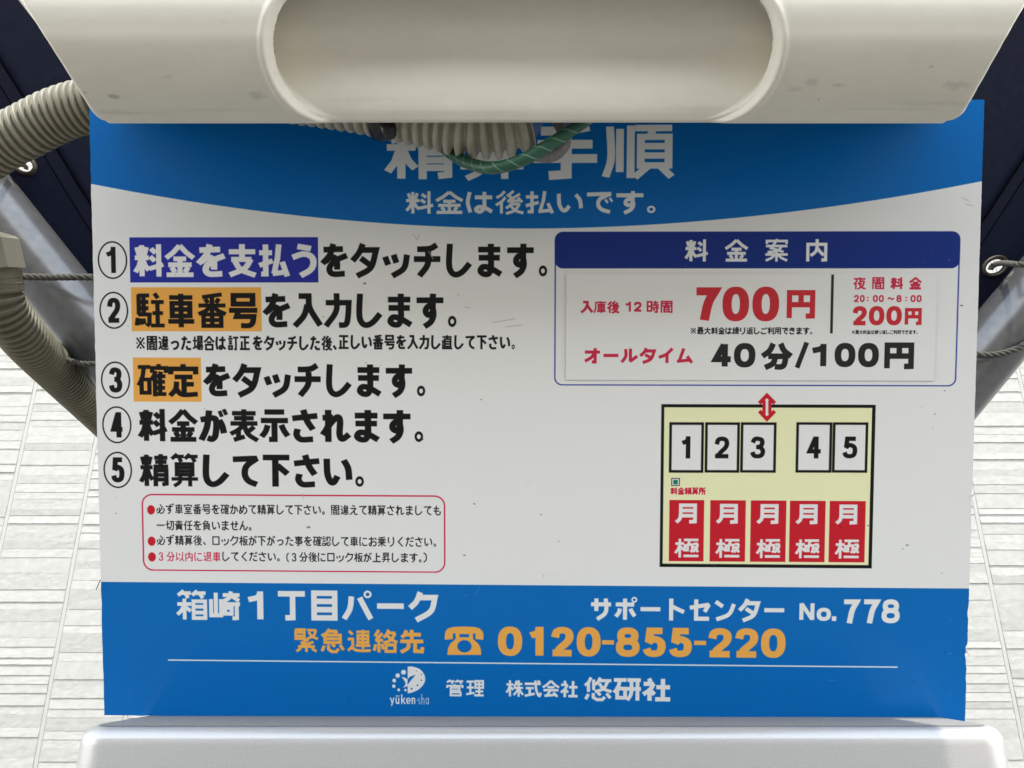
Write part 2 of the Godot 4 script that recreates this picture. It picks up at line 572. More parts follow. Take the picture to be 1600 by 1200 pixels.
func build_hood() -> void:
	# the bent profile of the front, from the lip upwards, as (z, y), with the distance along it
	var key := []
	for r in HOOD_ROWS: key.append(at(800, r[0], r[1]))
	var up: Vector3 = key[key.size() - 1]
	for q in [[-0.03, 0.022], [-0.08, 0.042], [-0.16, 0.055], [-0.24, 0.06]]:
		key.append(up + Vector3(0, q[1], q[0]))
	var line := even(spline(key, 24), 0.0011)
	var lip := line[0]
	var along := (line[3] - line[0]).normalized()
	var into := Vector3(0, along.z, -along.y)
	if into.z > 0.0: into = -into
	var prof := []
	for i in range(3, 8):
		var a := PI * i / 8.0
		prof.append([lip + into * (0.0025 + 0.0025 * cos(a)) - along * 0.0025 * sin(a), -0.0001 * (8 - i)])
	for i in line.size():
		if i < 130 or i % 8 == 0: prof.append([line[i], 0.0011 * i])
	var y_of := func(p: Vector3) -> float:
		var q := p - EYE
		var a := deg_to_rad(PITCH)
		return 600.0 - 1200.0 * (q.y * cos(a) + q.z * sin(a)) / (q.y * sin(a) - q.z * cos(a))
	var a_mid := 0.0
	for i in line.size():
		if y_of.call(line[i]) <= 85.0:
			a_mid = 0.0011 * i
			break
	var d_mid := hood_depth(85.0) / 1200.0
	var cap_left := -278.0 * d_mid
	var cap_right := 312.0 * d_mid
	var cap_wide := 108.0 * d_mid
	var total := 0.0011 * line.size()
	var rows := []
	var uvs := []
	var left_ends := []
	var right_ends := []
	var columns := 520
	for n in prof.size():
		var p: Vector3 = prof[n][0]
		var s: float = prof[n][1]
		var y: float = clampf(y_of.call(p), -60.0, 190.0) if s >= 0.0 else 190.0
		var d := hood_depth(y) / 1200.0
		var xl := (lerpf(150.0, 30.0, (190.0 - y) / 190.0) - 800.0) * d
		var xr := (lerpf(1502.0, 1609.0, (190.0 - y) / 190.0) - 800.0) * d
		var corner := 0.007
		var ss := maxf(s, 0.0)
		if ss < corner and s > -0.002:
			var pull := corner - sqrt(maxf(corner * corner - (corner - ss) * (corner - ss), 0.0))
			xl += pull * 0.6
			xr -= pull
		var here: Vector3 = prof[mini(n + 1, prof.size() - 1)][0] - prof[maxi(n - 1, 0)][0]
		var inward := Vector3(0, here.z, -here.y).normalized()
		if inward.z > 0.0: inward = -inward
		if s < 0.004: inward = into
		var ray := Vector3(0, p.y - EYE.y, p.z)
		var pull_way := (ray.normalized() + Vector3(0, 0.943, 0.332) * 0.1).normalized()
		var row := []
		var uv := []
		for j in columns + 1:
			var x := lerpf(xl, xr, float(j) / columns)
			var q := Vector3(x, p.y, p.z)
			if s > -1.0:
				var ex := 0.0
				if x < cap_left: ex = (x - cap_left) / cap_wide
				elif x > cap_right: ex = (x - cap_right) / cap_wide
				var r := sqrt(ex * ex + pow((ss - a_mid) / (a_mid + 0.0045), 2.0))
				# a rounded edge as thick as the shell, then the hollow behind it, a little wider than its opening
				var f := smoothstep(0.0, 1.0, clampf((1.0 - r) / 0.10, 0.0, 1.0))
				var g := smoothstep(0.0, 1.0, clampf((0.895 - r) / 0.05, 0.0, 1.0)) * smoothstep(0.0, 1.0, 0.06 + 0.94 * clampf(ss / (a_mid * 1.1), 0.0, 1.0))
				q += pull_way * (0.0045 * f + 0.03 * g)
				q.x += signf(ex) * 0.013 * g * smoothstep(0.25, 0.85, absf(ex))
				# the soft roll round the opening
				var lipf := clampf(1.0 - absf(r - 1.03) / 0.09, 0.0, 1.0)
				q -= inward * 0.0011 * smoothstep(0.0, 1.0, lipf) * clampf(ss / 0.006, 0.0, 1.0)
			var rim := minf(j, columns - j) * (xr - xl) / columns
			if rim < 0.003: q += inward * (0.003 - sqrt(maxf(0.009e-3 - pow(0.003 - rim, 2.0), 0.0)))
			row.append(q)
			uv.append(Vector2((x + 0.27) / 0.54, clampf(s, 0.0, total) / 0.2))
		rows.append(row)
		uvs.append(uv)
		if s >= 0.006:
			var rise: float = row[0].y - EYE.y
			var back := maxf(-0.60, minf(row[0].z - 0.001, -rise / 0.83))
			left_ends.append([Vector3(row[0].x + 0.001, row[0].y, back), row[0]])
			right_ends.append([row[columns], Vector3(row[columns].x - 0.001, row[columns].y, back)])
	var st := start()
	grid(st, rows, false, uvs)
	var hood := thing("sign_hood", Vector3(0, 1.75, -0.45))
	tag(hood, "cream plastic hood with a wide rounded recess above the sign", "hood")
	var shell := paint("cream", Color.WHITE, 0.38)
	shell.albedo_texture = ImageTexture.create_from_image(print_hood(a_mid))
	put("shell", finish(st), shell, hood)
	for ends in [left_ends, right_ends]:
		var es := start()
		grid(es, ends)
		put("end_wall", finish(es), paint("cream_end", Color(0.83, 0.8, 0.73), 0.4), hood)

# the hood's own colour with its rubbed and dirty spots: across 0.54 m, down from the lip 0.2 m
func print_hood(a_mid: float) -> Image:
	var im := Image.create(1536, 576, false, Image.FORMAT_RGBA8)
	var base := Color(0.85, 0.832, 0.78)
	var n := FastNoiseLite.new()
	n.seed = 12
	n.frequency = 0.011
	n.fractal_octaves = 5
	for y in 576:
		for x in 1536:
			var f := n.get_noise_2d(x * 0.55, y * 1.5)
			var g := n.get_noise_2d(x * 2.2 + 900.0, y * 5.0)
			im.set_pixel(x, y, base * (1.0 + 0.018 * f + 0.012 * g))
	for s in [[392, 7, 5, 4, 0.5], [176, 148, 9, 4, 0.5], [131, 142, 3, 2, 0.4], [260, 118, 9, 3, 0.16], [400, 147, 14, 6, 0.26], [350, 42, 5, 3, 0.15], [1268, 127, 10, 7, 0.22], [1242, 137, 12, 4, 0.16], [1310, 131, 10, 3, 0.25], [1494, 131, 20, 7, 0.22], [1455, 104, 3, 2, 0.3], [1279, 153, 2, 2, 0.35], [215, 178, 60, 3, 0.1], [330, 172, 90, 3, 0.08], [1460, 160, 60, 4, 0.1], [1380, 170, 70, 3, 0.08], [700, 178, 140, 3, 0.08], [560, 158, 50, 4, 0.08], [1100, 172, 60, 3, 0.08], [180, 176, 30, 5, 0.1]]:
		var d := hood_depth(s[1])
		var cx: float = ((s[0] - 800.0) / 1200.0 * d + 0.27) / 0.54 * 1536.0
		var cy: float = (193.0 - s[1]) / 108.0 * a_mid / 0.2 * 576.0
		var rx: float = s[2] * d / 1200.0 / 0.54 * 1536.0 * 1.3
		var ry: float = s[3] * d / 1200.0 / 0.2 * 576.0 * 1.3
		for y in range(maxi(int(cy - ry), 0), mini(int(cy + ry) + 1, 576)):
			for x in range(maxi(int(cx - rx), 0), mini(int(cx + rx) + 1, 1536)):
				var r := Vector2((x - cx) / rx, (y - cy) / ry).length() + 0.55 * n.get_noise_2d(x * 7.0, y * 9.0)
				var f: float = clampf((1.0 - r) * 1.6, 0.0, 1.0) * s[4] * 0.6
				if f > 0.0: im.set_pixel(x, y, im.get_pixel(x, y).lerp(Color(0.33, 0.31, 0.28), f))
	return im

# ---------------------------------------------------------------- hoses and cords
func ribbed(p: PackedVector3Array, r: float, pitch: float) -> ArrayMesh:
	var st := start()
	var q := even(p, pitch / 10.0)
	sweep(st, q, func(i):
		return r * [1.0, 1.006, 1.006, 1.0, 0.975, 0.88, 0.80, 0.79, 0.81, 0.92][i % 10], 40)
	return finish(st)

func build_hoses() -> void:
	var left := spline([at(300, 120, 0.55), at(210, 142, 0.56), at(150, 161, 0.565), at(90, 180, 0.568), at(40, 205, 0.57), at(0, 226, 0.572), at(-50, 262, 0.575), at(-100, 320, 0.58)], 14)
	tag(put("ribbed_hose", ribbed(left, 0.0192, 0.0057), M.hose), "beige ribbed hose coming out left from behind the hood end", "hose")
	var lower := thing("jointed_hose", at(-10, 410, 0.62))
	tag(lower, "grey beige ribbed hose with a square coupling running down under the left pipe", "hose")
	put("ribbed_tube", ribbed(spline([at(-8, 430, 0.622), at(2, 478, 0.63), at(40, 530, 0.665), at(90, 582, 0.735), at(148, 639, 0.82), at(210, 700, 0.92)], 14), 0.0192, 0.0057), M.shaded_hose, lower)
	var sleeve := start()
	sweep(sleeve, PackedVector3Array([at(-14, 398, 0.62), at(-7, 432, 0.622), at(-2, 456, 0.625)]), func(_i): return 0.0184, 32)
	put("sleeve", finish(sleeve), M.shaded_hose, lower)
	var nut := start(false)
	var path := PackedVector3Array([at(-24, 374, 0.617), at(-23, 378, 0.617), at(-12, 424, 0.62), at(-11, 428, 0.62)])
	sweep(nut, path, func(i): return 0.0235 if i in [1, 2] else 0.0215, 6)
	put("coupling", finish(nut), M.fitting, lower)

	var middle := thing("hanging_hose", at(650, 170, 0.466))
	tag(middle, "pale ribbed hose sagging below the hood in front of the title", "hose")
	put("ribbed_tube", ribbed(spline([at(330, 118, 0.47), at(430, 131, 0.468), at(520, 143, 0.467), at(600, 157, 0.466), at(680, 176, 0.465), at(740, 189, 0.464), at(790, 187, 0.463), at(822, 178, 0.463)], 14), 0.0222, 0.0063), M.light_hose, middle)
	var clip := thing("cable_tie", at(605, 200, 0.445))
	tag(clip, "black plastic cable tie round the hanging ribbed hose", "cable tie")
	var c := at(601, 157, 0.466)
	var axis := (at(620, 161, 0.466) - at(582, 153, 0.466)).normalized()
	var st := start()
	sweep(st, PackedVector3Array([c - axis * 0.0032, c - axis * 0.003, c + axis * 0.003, c + axis * 0.0032]), func(i): return 0.0238 if i in [1, 2] else 0.0225, 36)
	put("strap", finish(st), M.black_plastic, clip)
	var head := start()
	sweep(head, PackedVector3Array([at(604, 190, 0.441), at(605, 193, 0.441), at(607, 203, 0.443), at(609, 214, 0.446), at(610, 217, 0.447)]), func(i): return [0.002, 0.0046, 0.005, 0.0038, 0.0015][i], 8)
	put("buckle", finish(head), M.black_plastic, clip)
	put("tail", tube(spline([at(607, 206, 0.4425), at(614, 212, 0.443), at(618, 206, 0.445)]), 0.0009, 8), M.black_plastic, clip)

	# crumpled clear film on the open end of the hose
	var film := start()
	var rows := []
	for i in 10:
		var row := []
		for j in 9:
			var a := lerpf(-1.2, 1.5, i / 9.0)
			var f := j / 8.0
			var p := at(818 + 34 * f * (0.55 + 0.45 * cos(a)), 187 + 50 * sin(a) * (1.0 - 0.55 * f), 0.452 + 0.012 * (1.0 - cos(a)))
			row.append(p + Vector3(rng.randf_range(-1, 1), rng.randf_range(-1, 1), rng.randf_range(-1, 1)) * 0.0011)
		rows.append(row)
	grid(film, rows)
	film.set_smooth_group(-1)
	tag(put("plastic_film", finish(film), M.film), "crumpled clear plastic film at the open end of the hanging hose", "plastic film")

func strand(p: PackedVector3Array, r: float, turn_per_metre: float, phase: float, out: float) -> PackedVector3Array:
	var f := frames(p)
	var q := PackedVector3Array()
	var gone := 0.0
	for i in p.size():
		if i > 0: gone += p[i].distance_to(p[i - 1])
		var a := phase + TAU * gone * turn_per_metre
		q.append(p[i] + (f[i][0] * cos(a) + f[i][1] * sin(a)) * out)
	return q

func rope_mesh(points: Array, r: float, turns: float) -> ArrayMesh:
	var st := start()
	var p := even(spline(points, 16), 0.0012)
	for k in 3:
		var q := strand(p, r, turns, TAU * k / 3.0, r * 0.52)
		sweep(st, q, func(_i): return r * 0.56, 8)
	return finish(st)

func build_cords() -> void:
	# ropes that lash the banner to the pipes
	var ropes := "ropes lashing the banner to the pipes"
	tag(put("rope", rope_mesh([at(-30, 430, 0.668), at(25, 432, 0.688), at(70, 433, 0.7), at(120, 433, 0.702), at(165, 434, 0.72), at(220, 436, 0.76)], 0.0031, 62.0), M.rope), "grey twisted rope stretched across the left pipe beside the ringed numeral 1", "rope", ropes)
	tag(put("rope", rope_mesh([at(88, 540, 0.735), at(98, 556, 0.718), at(118, 566, 0.707), at(150, 568, 0.705), at(190, 562, 0.73), at(215, 550, 0.76)], 0.0024, 70.0), M.rope), "thin rope wrapped low around the left pipe above the hose", "rope", ropes)
	tag(put("rope", rope_mesh([at(1548, 419, 0.772), at(1553, 414, 0.762), at(1566, 411, 0.745), at(1590, 413, 0.706), at(1622, 415, 0.70), at(1660, 420, 0.71)], 0.0027, 62.0), M.rope), "pale rope tied through the right eyelet of the banner", "rope", ropes)
	tag(put("rope", rope_mesh([at(1490, 545, 0.735), at(1520, 553, 0.712), at(1545, 555, 0.7055), at(1572, 551, 0.704), at(1604, 538, 0.706), at(1640, 515, 0.73)], 0.0031, 62.0), M.rope), "grey twisted rope wrapped around the right pipe", "rope", ropes)
	tag(put("rope", rope_mesh([at(42, 263, 0.772), at(36, 258, 0.765), at(22, 258, 0.745), at(0, 262, 0.715), at(-30, 270, 0.70)], 0.0022, 62.0), M.rope), "pale rope tied through the left eyelet under the ribbed hose", "rope", ropes)
	# green earth wire
	var wire := thing("earth_wire", at(780, 255, 0.45))
	tag(wire, "green striped earth wire slung under the hanging hose end", "wire")
	var p := even(spline([at(655, 196, 0.49), at(700, 236, 0.478), at(735, 256, 0.458), at(772, 262, 0.443), at(812, 252, 0.438), at(852, 230, 0.437), at(892, 204, 0.438), at(925, 180, 0.44), at(960, 150, 0.445)], 16), 0.001)
	put("insulation", tube(p, 0.0036, 20), M.green, wire)
	for k in 2:
		put("stripe", tube(strand(p, 0.0036, 55.0, TAU * k / 2.0, 0.00318), 0.00062, 8), M.pale_green, wire)
	# grey tape loop with its rusty end
	var tape := thing("tape_loop", at(870, 220, 0.462))
	tag(tape, "loop of grey tape hanging behind the green wire with a brown end", "tape")
	var t := even(spline([at(855, 150, 0.468), at(866, 180, 0.464), at(878, 202, 0.461), at(882, 222, 0.46), at(870, 238, 0.46), at(850, 245, 0.461), at(830, 248, 0.463)], 14), 0.001)
	var count := t.size()
	var ts := start()
	sweep(ts, t, func(i): return lerpf(0.0052, 0.0068, smoothstep(0.2, 0.7, float(i) / count)) * (1.0 if i < count - 9 else 0.35 + 0.07 * (count - 1 - i)), 16, true, 0.6)
	put("band", finish(ts), M.tape, tape)
	var rs := start(false)
	sweep(rs, PackedVector3Array([at(836, 246, 0.4585), at(831, 248, 0.458), at(826, 249, 0.459)]), func(i): return [0.0012, 0.0026, 0.0012][i], 7)
	put("brown_end", finish(rs), M.rust, tape)

const PAPER := Color(0.905, 0.905, 0.895)
const WHITE_INK := Color(0.9, 0.9, 0.895)
const BLACK_INK := Color(0.085, 0.085, 0.085)
const BLUE_INK := Color(0.0, 0.412, 0.72)
const NAVY_INK := Color(0.16, 0.19, 0.6)
const HEADER_INK := Color(0.085, 0.19, 0.5)
const ORANGE_INK := Color(0.925, 0.67, 0.32)
const CRIMSON_INK := Color(0.78, 0.1, 0.26)
const RED_INK := Color(0.78, 0.12, 0.18)
const CREAM_INK := Color(0.925, 0.925, 0.745)
const GREEN_INK := Color(0.08, 0.48, 0.33)
var thinning := 1.0

# the characters on the board, each drawn as pen strokes in a frame of 100 by 100
const GLYPHS := {
	# pieces that several characters share
	"<rice>": "50,2 50,99 | 3,41 97,41 | 18,8 33,33 | 82,8 66,33 | 45,44 30,68 5,86 | 55,44 72,66 96,80",
	"<tree>": "52,2 52,99 | 4,27 98,27 | ~49,31 32,56 4,76 | 60,42 94,60",
	"<bamboo>": "24,2 4,58 | 16,30 48,30 | 30,34 38,92 | 70,2 52,56 | 62,30 98,30 | 78,34 88,92",
	"<speech>": "22,5 76,5 | 3,21 97,21 | 14,38 86,38 | 14,54 86,54 | z16,71 84,71 84,93 16,93",
	"<stone>": "2,10 98,10 | ~48,11 34,42 4,66 | z28,48 88,48 88,88 28,88",
	"<road>": "8,6 24,22 | 3,42 24,42 24,74 | ~24,72 14,84 4,94 | ~20,78 36,91 60,94 99,93",
	"<thread>": "54,2 22,24 56,38 | 86,16 24,48 92,46 | 52,48 52,99 | 22,64 8,92 | 80,62 94,86",
	"<car>": "8,13 92,13 | z18,30 82,30 82,67 18,67 | 18,48 82,48 | 3,83 97,83 | 50,2 50,100",
	"<hair>": "50,0 50,14 | 6,32 6,15 94,15 94,32",
	"<heart>": "14,20 3,86 | 32,6 32,62 46,90 66,90 76,56 | 48,0 60,34 | 82,10 97,70",
	"<altar>": "48,2 62,18 | 6,26 88,26 | ~86,24 56,52 3,72 | 54,46 54,100 | 58,54 94,72",
	"<anti>": "8,10 98,10 | ~16,11 14,58 3,97 | 20,38 86,38 | ~86,37 66,74 22,98 | ~32,48 56,78 98,96",
	"<shell>": "z16,6 84,6 84,66 16,66 | 16,26 84,26 | 16,46 84,46 | 36,70 6,98 | 64,70 94,98",
	"<man>": "~78,2 50,28 4,52 | 48,32 48,100",
	# kanji
	"料": "#82 @<rice>:1,2,52,99 | 58,14 74,28 | 55,38 71,52 | 51,75 99,62 | 84,1 84,99",
	"金": "#84 50,5 28,26 3,43 | 50,5 72,26 97,43 | 28,45 72,45 | 10,63 90,63 | 50,45 50,92 | 22,70 33,86 | 78,70 67,86 | 4,93 96,93",
	"支": "#92 5,24 95,24 | 50,1 50,46 | 13,47 82,47 | ~80,46 58,74 7,94 | ~25,52 46,78 95,95",
	"払": "#88 24,2 24,91 8,91 | 2,27 46,27 | 2,65 48,51 | 69,2 64,44 52,90 | 47,90 92,85 | 80,54 97,98",
	"駐": "#68 11,4 11,62 | 8,7 48,7 | 11,26 45,26 | 11,44 45,44 | 28,7 28,62 | 8,62 48,62 47,88 38,96 | 7,72 3,94 | 17,74 18,92 | 26,74 29,90 | 66,1 78,15 | 54,26 98,26 | 58,58 95,58 | 52,94 100,94 | 76,26 76,94",
	"車": "#80 @<car>:2,0,98,99",
	"番": "#70 84,4 16,12 | 27,17 36,29 | 74,16 64,29 | 3,36 97,36 | 50,8 50,58 | 46,38 28,52 3,61 | 54,38 72,52 97,61 | z20,62 81,62 81,95 20,95 | 50,62 50,95 | 20,78 81,78",
	"号": "#88 z17,7 83,7 83,32 17,32 | 1,50 99,50 | ~34,50 27,68* 86,68* 82,86 70,94 42,94",
	"入": "~20,9 56,9* 60,44 97,94 | ~51,34 38,66 5,96",
	"力": "#96 ~7,28 90,28* 86,72 78,91 54,93 | ~46,1 44,52 7,96",
	"間": "#62 8,4 8,99 | 92,4 92,94 76,94 | z8,6 43,6 43,43 8,43 | 8,24 43,24 | z57,6 92,6 92,43 57,43 | 57,24 92,24 | z30,56 70,56 70,92 30,92 | 30,74 70,74",
	"違": "#58 @<road>:0,2,100,98 | 44,10 84,10 84,26 | 54,1 54,26 | 34,27 98,27 | z46,38 86,38 86,52 46,52 | 42,62 92,62 | 34,75 98,75 | 68,53 68,86 | 48,62 46,75",
	"場": "#62 22,5 22,80 | 3,33 42,33 | 2,87 45,74 | z53,5 90,5 90,35 53,35 | 53,20 90,20 | 43,47 99,47 | 56,49 42,73 | 50,61 95,61 | ~94,60 91,88 78,96 | 68,62 46,94 | 82,62 62,98",
	"合": "#84 50,3 28,26 2,43 | 50,3 72,26 98,43 | 28,44 72,44 | z18,61 82,61 82,94 18,94",
	"訂": "#76 @<speech>:1,0,45,99 | 48,12 100,12 | 76,12 76,93 58,93",
	"正": "#90 5,9 95,9 | 52,9 52,91 | 54,47 91,47 | 21,38 21,91 | 2,92 98,92",
	"直": "#70 5,14 95,14 | 50,1 50,28 | z27,29 84,29 84,81 27,81 | 27,46 84,46 | 27,63 84,63 | 9,36 9,94 99,94",
	"下": "3,10 97,10 | 47,10 47,99 | 54,34 90,60",
	"確": "#68 @<stone>:1,0,46,100 | 51,28 51,13 99,13 99,28 | 74,1 74,13 | ~64,22 56,38 46,50 | 60,36 60,99 | 82,24 77,36 | 60,38 97,38 | 60,55 95,55 | 60,73 95,73 | 60,92 99,92 | 78,38 78,92",
	"定": "#82 @<hair>:1,1,99,98 | 20,40 82,40 | 52,40 52,88 | 52,62 86,62 | ~27,54 22,78 3,97 | ~22,72 44,93 99,92",
	"表": "#78 8,13 92,13 | 15,28 85,28 | 2,44 98,44 | 50,1 50,44 | ~49,45 32,62 2,76 | 30,60 30,93 | 13,94 52,84 | ~50,46 64,76 98,96 | 86,54 66,68",
	"示": "#92 15,9 85,9 | 2,35 98,35 | 50,35 50,92 30,92 | ~26,49 18,68 4,84 | ~74,48 84,66 97,82",
	"必": "#84 ~72,20 52,62 8,95 | ~38,36 36,70 42,90 64,92 80,88 86,68 | 16,42 3,74 | 84,40 98,68 | 44,4 58,22",
	"室": "#72 @<hair>:1,0,99,88 | 14,36 86,36 | 42,37 20,56 | 18,57 78,54 | 64,43 84,60 | 18,75 82,75 | 50,57 50,94 | 3,94 97,94",
	"一": "4,50 97,50",
	"切": "#84 2,44 48,34 | 24,4 24,80 48,70 | ~50,13 95,13* 92,74 84,94 66,94 | ~70,14 66,62 42,97",
	"責": "#62 50,1 50,44 | 9,12 91,12 | 15,27 85,27 | 2,43 98,43 | @<shell>:6,49,94,100",
	"任": "#78 @<man>:0,0,38,100 | ~94,5 64,15 38,17 | 67,14 67,92 | 35,50 99,50 | 40,93 94,93",
	"負": "#68 ~36,1 22,20 3,34 | 30,13 68,13 56,29 | @<shell>:4,30,96,100",
	"板": "#74 @<tree>:0,0,48,100 | @<anti>:48,0,100,100",
	"事": "#62 3,12 97,12 | z20,22 80,22 80,36 20,36 | 17,48 83,48 83,76 | 2,62 98,62 | 17,76 83,76 | 50,1 50,95 30,95",
	"認": "#60 @<speech>:0,0,42,99 | 46,10 96,10 | ~95,10 92,44 80,50 | ~66,11 62,36 44,52 | 48,24 60,36 | @<heart>:42,58,100,100",
	"乗": "#66 ~86,4 50,10 14,11 | 4,27 96,27 | 10,43 90,43 | 2,60 98,60 | 30,27 30,60 | 70,27 70,60 | 50,8 50,100 | ~46,62 28,82 4,94 | ~54,62 72,82 96,94",
	"分": "#92 ~38,2 26,30 3,52 | ~62,2 74,30 97,52 | ~22,52 80,52* 75,84 64,94 44,93 | ~46,52 38,80 12,97",
	"以": "#84 12,8 16,76 | 3,88 42,66 | 44,16 55,42 | ~84,4 80,62 46,97 | 72,64 97,97",
	"内": "#86 12,99 12,24 88,24 88,92 70,93 | ~51,1 48,50 24,74 | ~52,40 64,56 80,72",
	"退": "#62 @<road>:0,2,100,98 | z46,6 88,6 88,39 46,39 | 46,22 88,22 | 46,38 46,74 | 36,80 66,68 | ~60,42 72,62 98,78 | 94,48 74,62",
	"上": "46,3 46,92 | 50,40 90,40 | 2,93 98,93",
	"昇": "#72 z22,4 78,4 78,35 22,35 | 22,19 78,19 | ~48,43 30,49 11,51 | 2,69 98,69 | ~34,48 32,78 9,99 | 74,41 74,100",
	"案": "#68 50,0 50,9 | 8,22 8,9 92,9 92,22 | 46,13 26,40 80,57 | 4,31 96,31 | ~72,31 54,52 11,58 | 2,68 98,68 | 50,58 50,100 | 44,70 28,84 4,95 | 56,70 72,84 96,95",
	"夜": "#66 50,1 50,14 | 3,14 97,14 | ~30,17 20,42 3,60 | 20,44 20,100 | ~58,18 50,40 36,56 | 53,33 88,33 | ~88,32 74,72 34,99 | 56,48 68,60 | ~46,54 64,82 99,97",
	"時": "#70 z6,9 38,9 38,84 6,84 | 6,46 38,46 | 70,1 70,36 | 50,16 93,16 | 44,36 99,36 | 46,58 99,58 | 83,38 83,93 64,93 | 54,68 65,82",
	"庫": "#58 55,0 55,11 | 11,11 99,11 | ~14,10 14,60 2,98 | @<car>:22,17,99,100",
	"円": "#100 8,100 8,9 92,9 92,92 68,93 | 8,52 92,52 | 50,9 50,52",
	"最": "#58 z20,3 80,3 80,31 20,31 | 20,17 80,17 | 2,43 98,43 | 14,43 14,86 | 42,43 42,99 | 14,58 42,58 | 14,73 42,73 | 2,92 47,84 | 50,56 94,56 | ~93,55 76,82 48,99 | ~58,60 72,84 99,98",
	"大": "#90 3,34 97,34 | ~50,2 48,54 5,97 | ~52,38 66,74 97,97",
	"繰": "#52 @<thread>:0,0,44,100 | z58,4 84,4 84,20 58,20 | z46,29 68,29 68,44 46,44 | z76,29 98,29 98,44 76,44 | 44,61 100,61 | 72,47 72,100 | 68,63 58,82 43,94 | 76,63 86,80 100,92",
	"返": "#66 @<road>:0,2,100,98 | @<anti>:38,2,99,82",
	"利": "#80 ~48,5 28,12 8,14 | 3,34 54,34 | 29,11 29,99 | ~27,38 18,60 3,76 | 33,46 50,66 | 67,9 67,72 | 91,2 91,93 72,93",
	"用": "#78 ~4,98 17,62 17,8* 89,8* 89,93* 72,94 | 18,35 89,35 | 18,61 89,61 | 52,8 52,98",
	"所": "#76 4,9 50,9 | z10,27 46,27 46,52 10,52 | ~9,26 10,70 2,98 | ~96,3 76,11 58,12 | ~60,11 58,68 44,98 | 58,42 100,42 | 83,42 83,100",
	"月": "#100 ~2,97 20,72 22,8* 86,8* 86,92* 60,94 | 24,35 84,35 | 24,62 84,62",
	"極": "#66 @<tree>:0,0,40,100 | 38,8 99,8 | 62,9 56,32 74,32 73,60 66,70 | z42,36 54,36 54,60 42,60 | 80,28 98,28 | 96,28 92,52 76,70 | 80,40 98,70 | 36,90 100,90",
	"箱": "#70 @<bamboo>:1,0,99,28 | @<tree>:0,26,50,100 | z56,36 95,36 95,94 56,94 | 56,55 95,55 | 56,75 95,75",
	"崎": "#74 20,6 20,82 | 4,28 4,84 37,84 37,28 | 43,14 99,14 | ~70,1 66,22 44,36 | 74,18 97,34 | 42,45 100,45 | z50,58 72,58 72,78 50,78 | 89,45 89,93 74,94",
	"丁": "3,11 97,11 | 54,11 54,92 28,93",
	"目": "#100 z14,8 86,8 86,92 14,92 | 14,36 86,36 | 14,64 86,64",
	"緊": "#56 4,4 50,4 | 6,4 6,43 50,43 | 6,16 42,16 42,31 6,31 | 26,5 26,16 | 26,31 26,42 | 54,6 92,6 | ~91,6 80,30 53,43 | ~60,14 76,34 99,43 | 60,46 28,60 68,68 | 80,56 16,78 86,76 | 50,77 50,100 | 28,84 8,97 | 72,84 92,97",
	"急": "#66 ~38,0 24,18 4,30 | 30,10 68,10 58,26 | z18,26 82,26 82,58 18,58 | 18,42 82,42 | @<heart>:2,64,98,101",
	"連": "#60 @<road>:0,2,100,98 | @<car>:34,1,99,84",
	"絡": "#66 @<thread>:0,0,44,100 | ~64,1 56,20 43,36 | 62,15 92,15 | ~91,15 74,44 41,59 | 58,26 76,44 100,56 | z53,66 90,66 90,94 53,94",
	"先": "#80 ~28,3 20,22 8,34 | 20,21 88,21 | 50,1 50,50 | 2,50 98,50 | ~36,50 34,78 4,97 | 64,50 64,92 92,93 95,74",
	"管": "#62 @<bamboo>:1,0,99,28 | 50,27 50,36 | 7,50 7,37 93,37 93,50 | 27,48 27,99 | z27,49 76,49 76,65 27,65 | z27,77 82,77 82,96 27,96",
	"理": "#68 2,10 46,10 | 4,46 44,46 | 0,88 48,78 | 24,10 24,84 | z53,6 95,6 95,48 53,48 | 53,27 95,27 | 74,6 74,93 | 52,70 97,70 | 46,94 100,94",
	"株": "#70 @<tree>:0,0,44,100 | ~62,4 56,26 47,40 | 54,24 95,24 | 43,47 100,47 | 74,1 74,100 | ~71,50 58,74 43,90 | ~77,50 86,72 100,88",
	"式": "#80 3,22 97,22 | ~65,2 70,54 80,84 90,94 97,74 | 79,3 92,15 | 9,48 56,48 | 32,48 32,86 | 3,94 62,81",
	"会": "#78 50,3 28,26 2,43 | 50,3 72,26 98,43 | 29,41 71,41 | 6,59 94,59 | ~46,60 36,78 24,90 | 12,93 84,86 | 64,71 88,98",
	"社": "#86 @<altar>:0,0,46,100 | 73,3 73,92 | 49,40 99,40 | 45,93 100,93",
	"悠": "#64 ~24,0 16,20 2,36 | 15,24 15,64 | 34,9 34,56 | ~58,0 50,20 38,32 | 52,14 98,14 | ~86,14 70,48 38,63 | ~54,26 70,50 99,62 | @<heart>:2,66,98,101",
	"研": "#76 @<stone>:0,0,48,100 | 50,10 99,10 | 46,49 100,49 | ~65,10 64,68 50,99 | 87,10 87,100",
	"精": "#70 @<rice>:0,1,46,100 | 74,1 74,40 | 51,12 98,12 | 54,25 95,25 | 48,39 100,39 | 55,100 55,51 93,51 93,92 78,94 | 55,65 93,65 | 55,79 93,79",
	"算": "#62 @<bamboo>:1,0,99,27 | z22,31 78,31 78,64 22,64 | 22,42 78,42 | 22,53 78,53 | 3,77 97,77 | ~34,66 32,86 12,99 | 69,65 69,100",
	"手": "#92 ~86,5 50,12 14,13 | 9,37 91,37 | 2,63 98,63 | 52,12 52,92 26,94",
	"順": "#66 ~8,5 10,62 2,97 | 23,9 23,88 | 39,3 39,99 | 45,8 100,8 | 72,8 68,23 | z54,24 95,24 95,76 54,76 | 54,41 95,41 | 54,58 95,58 | 64,78 45,98 | 84,78 100,97",
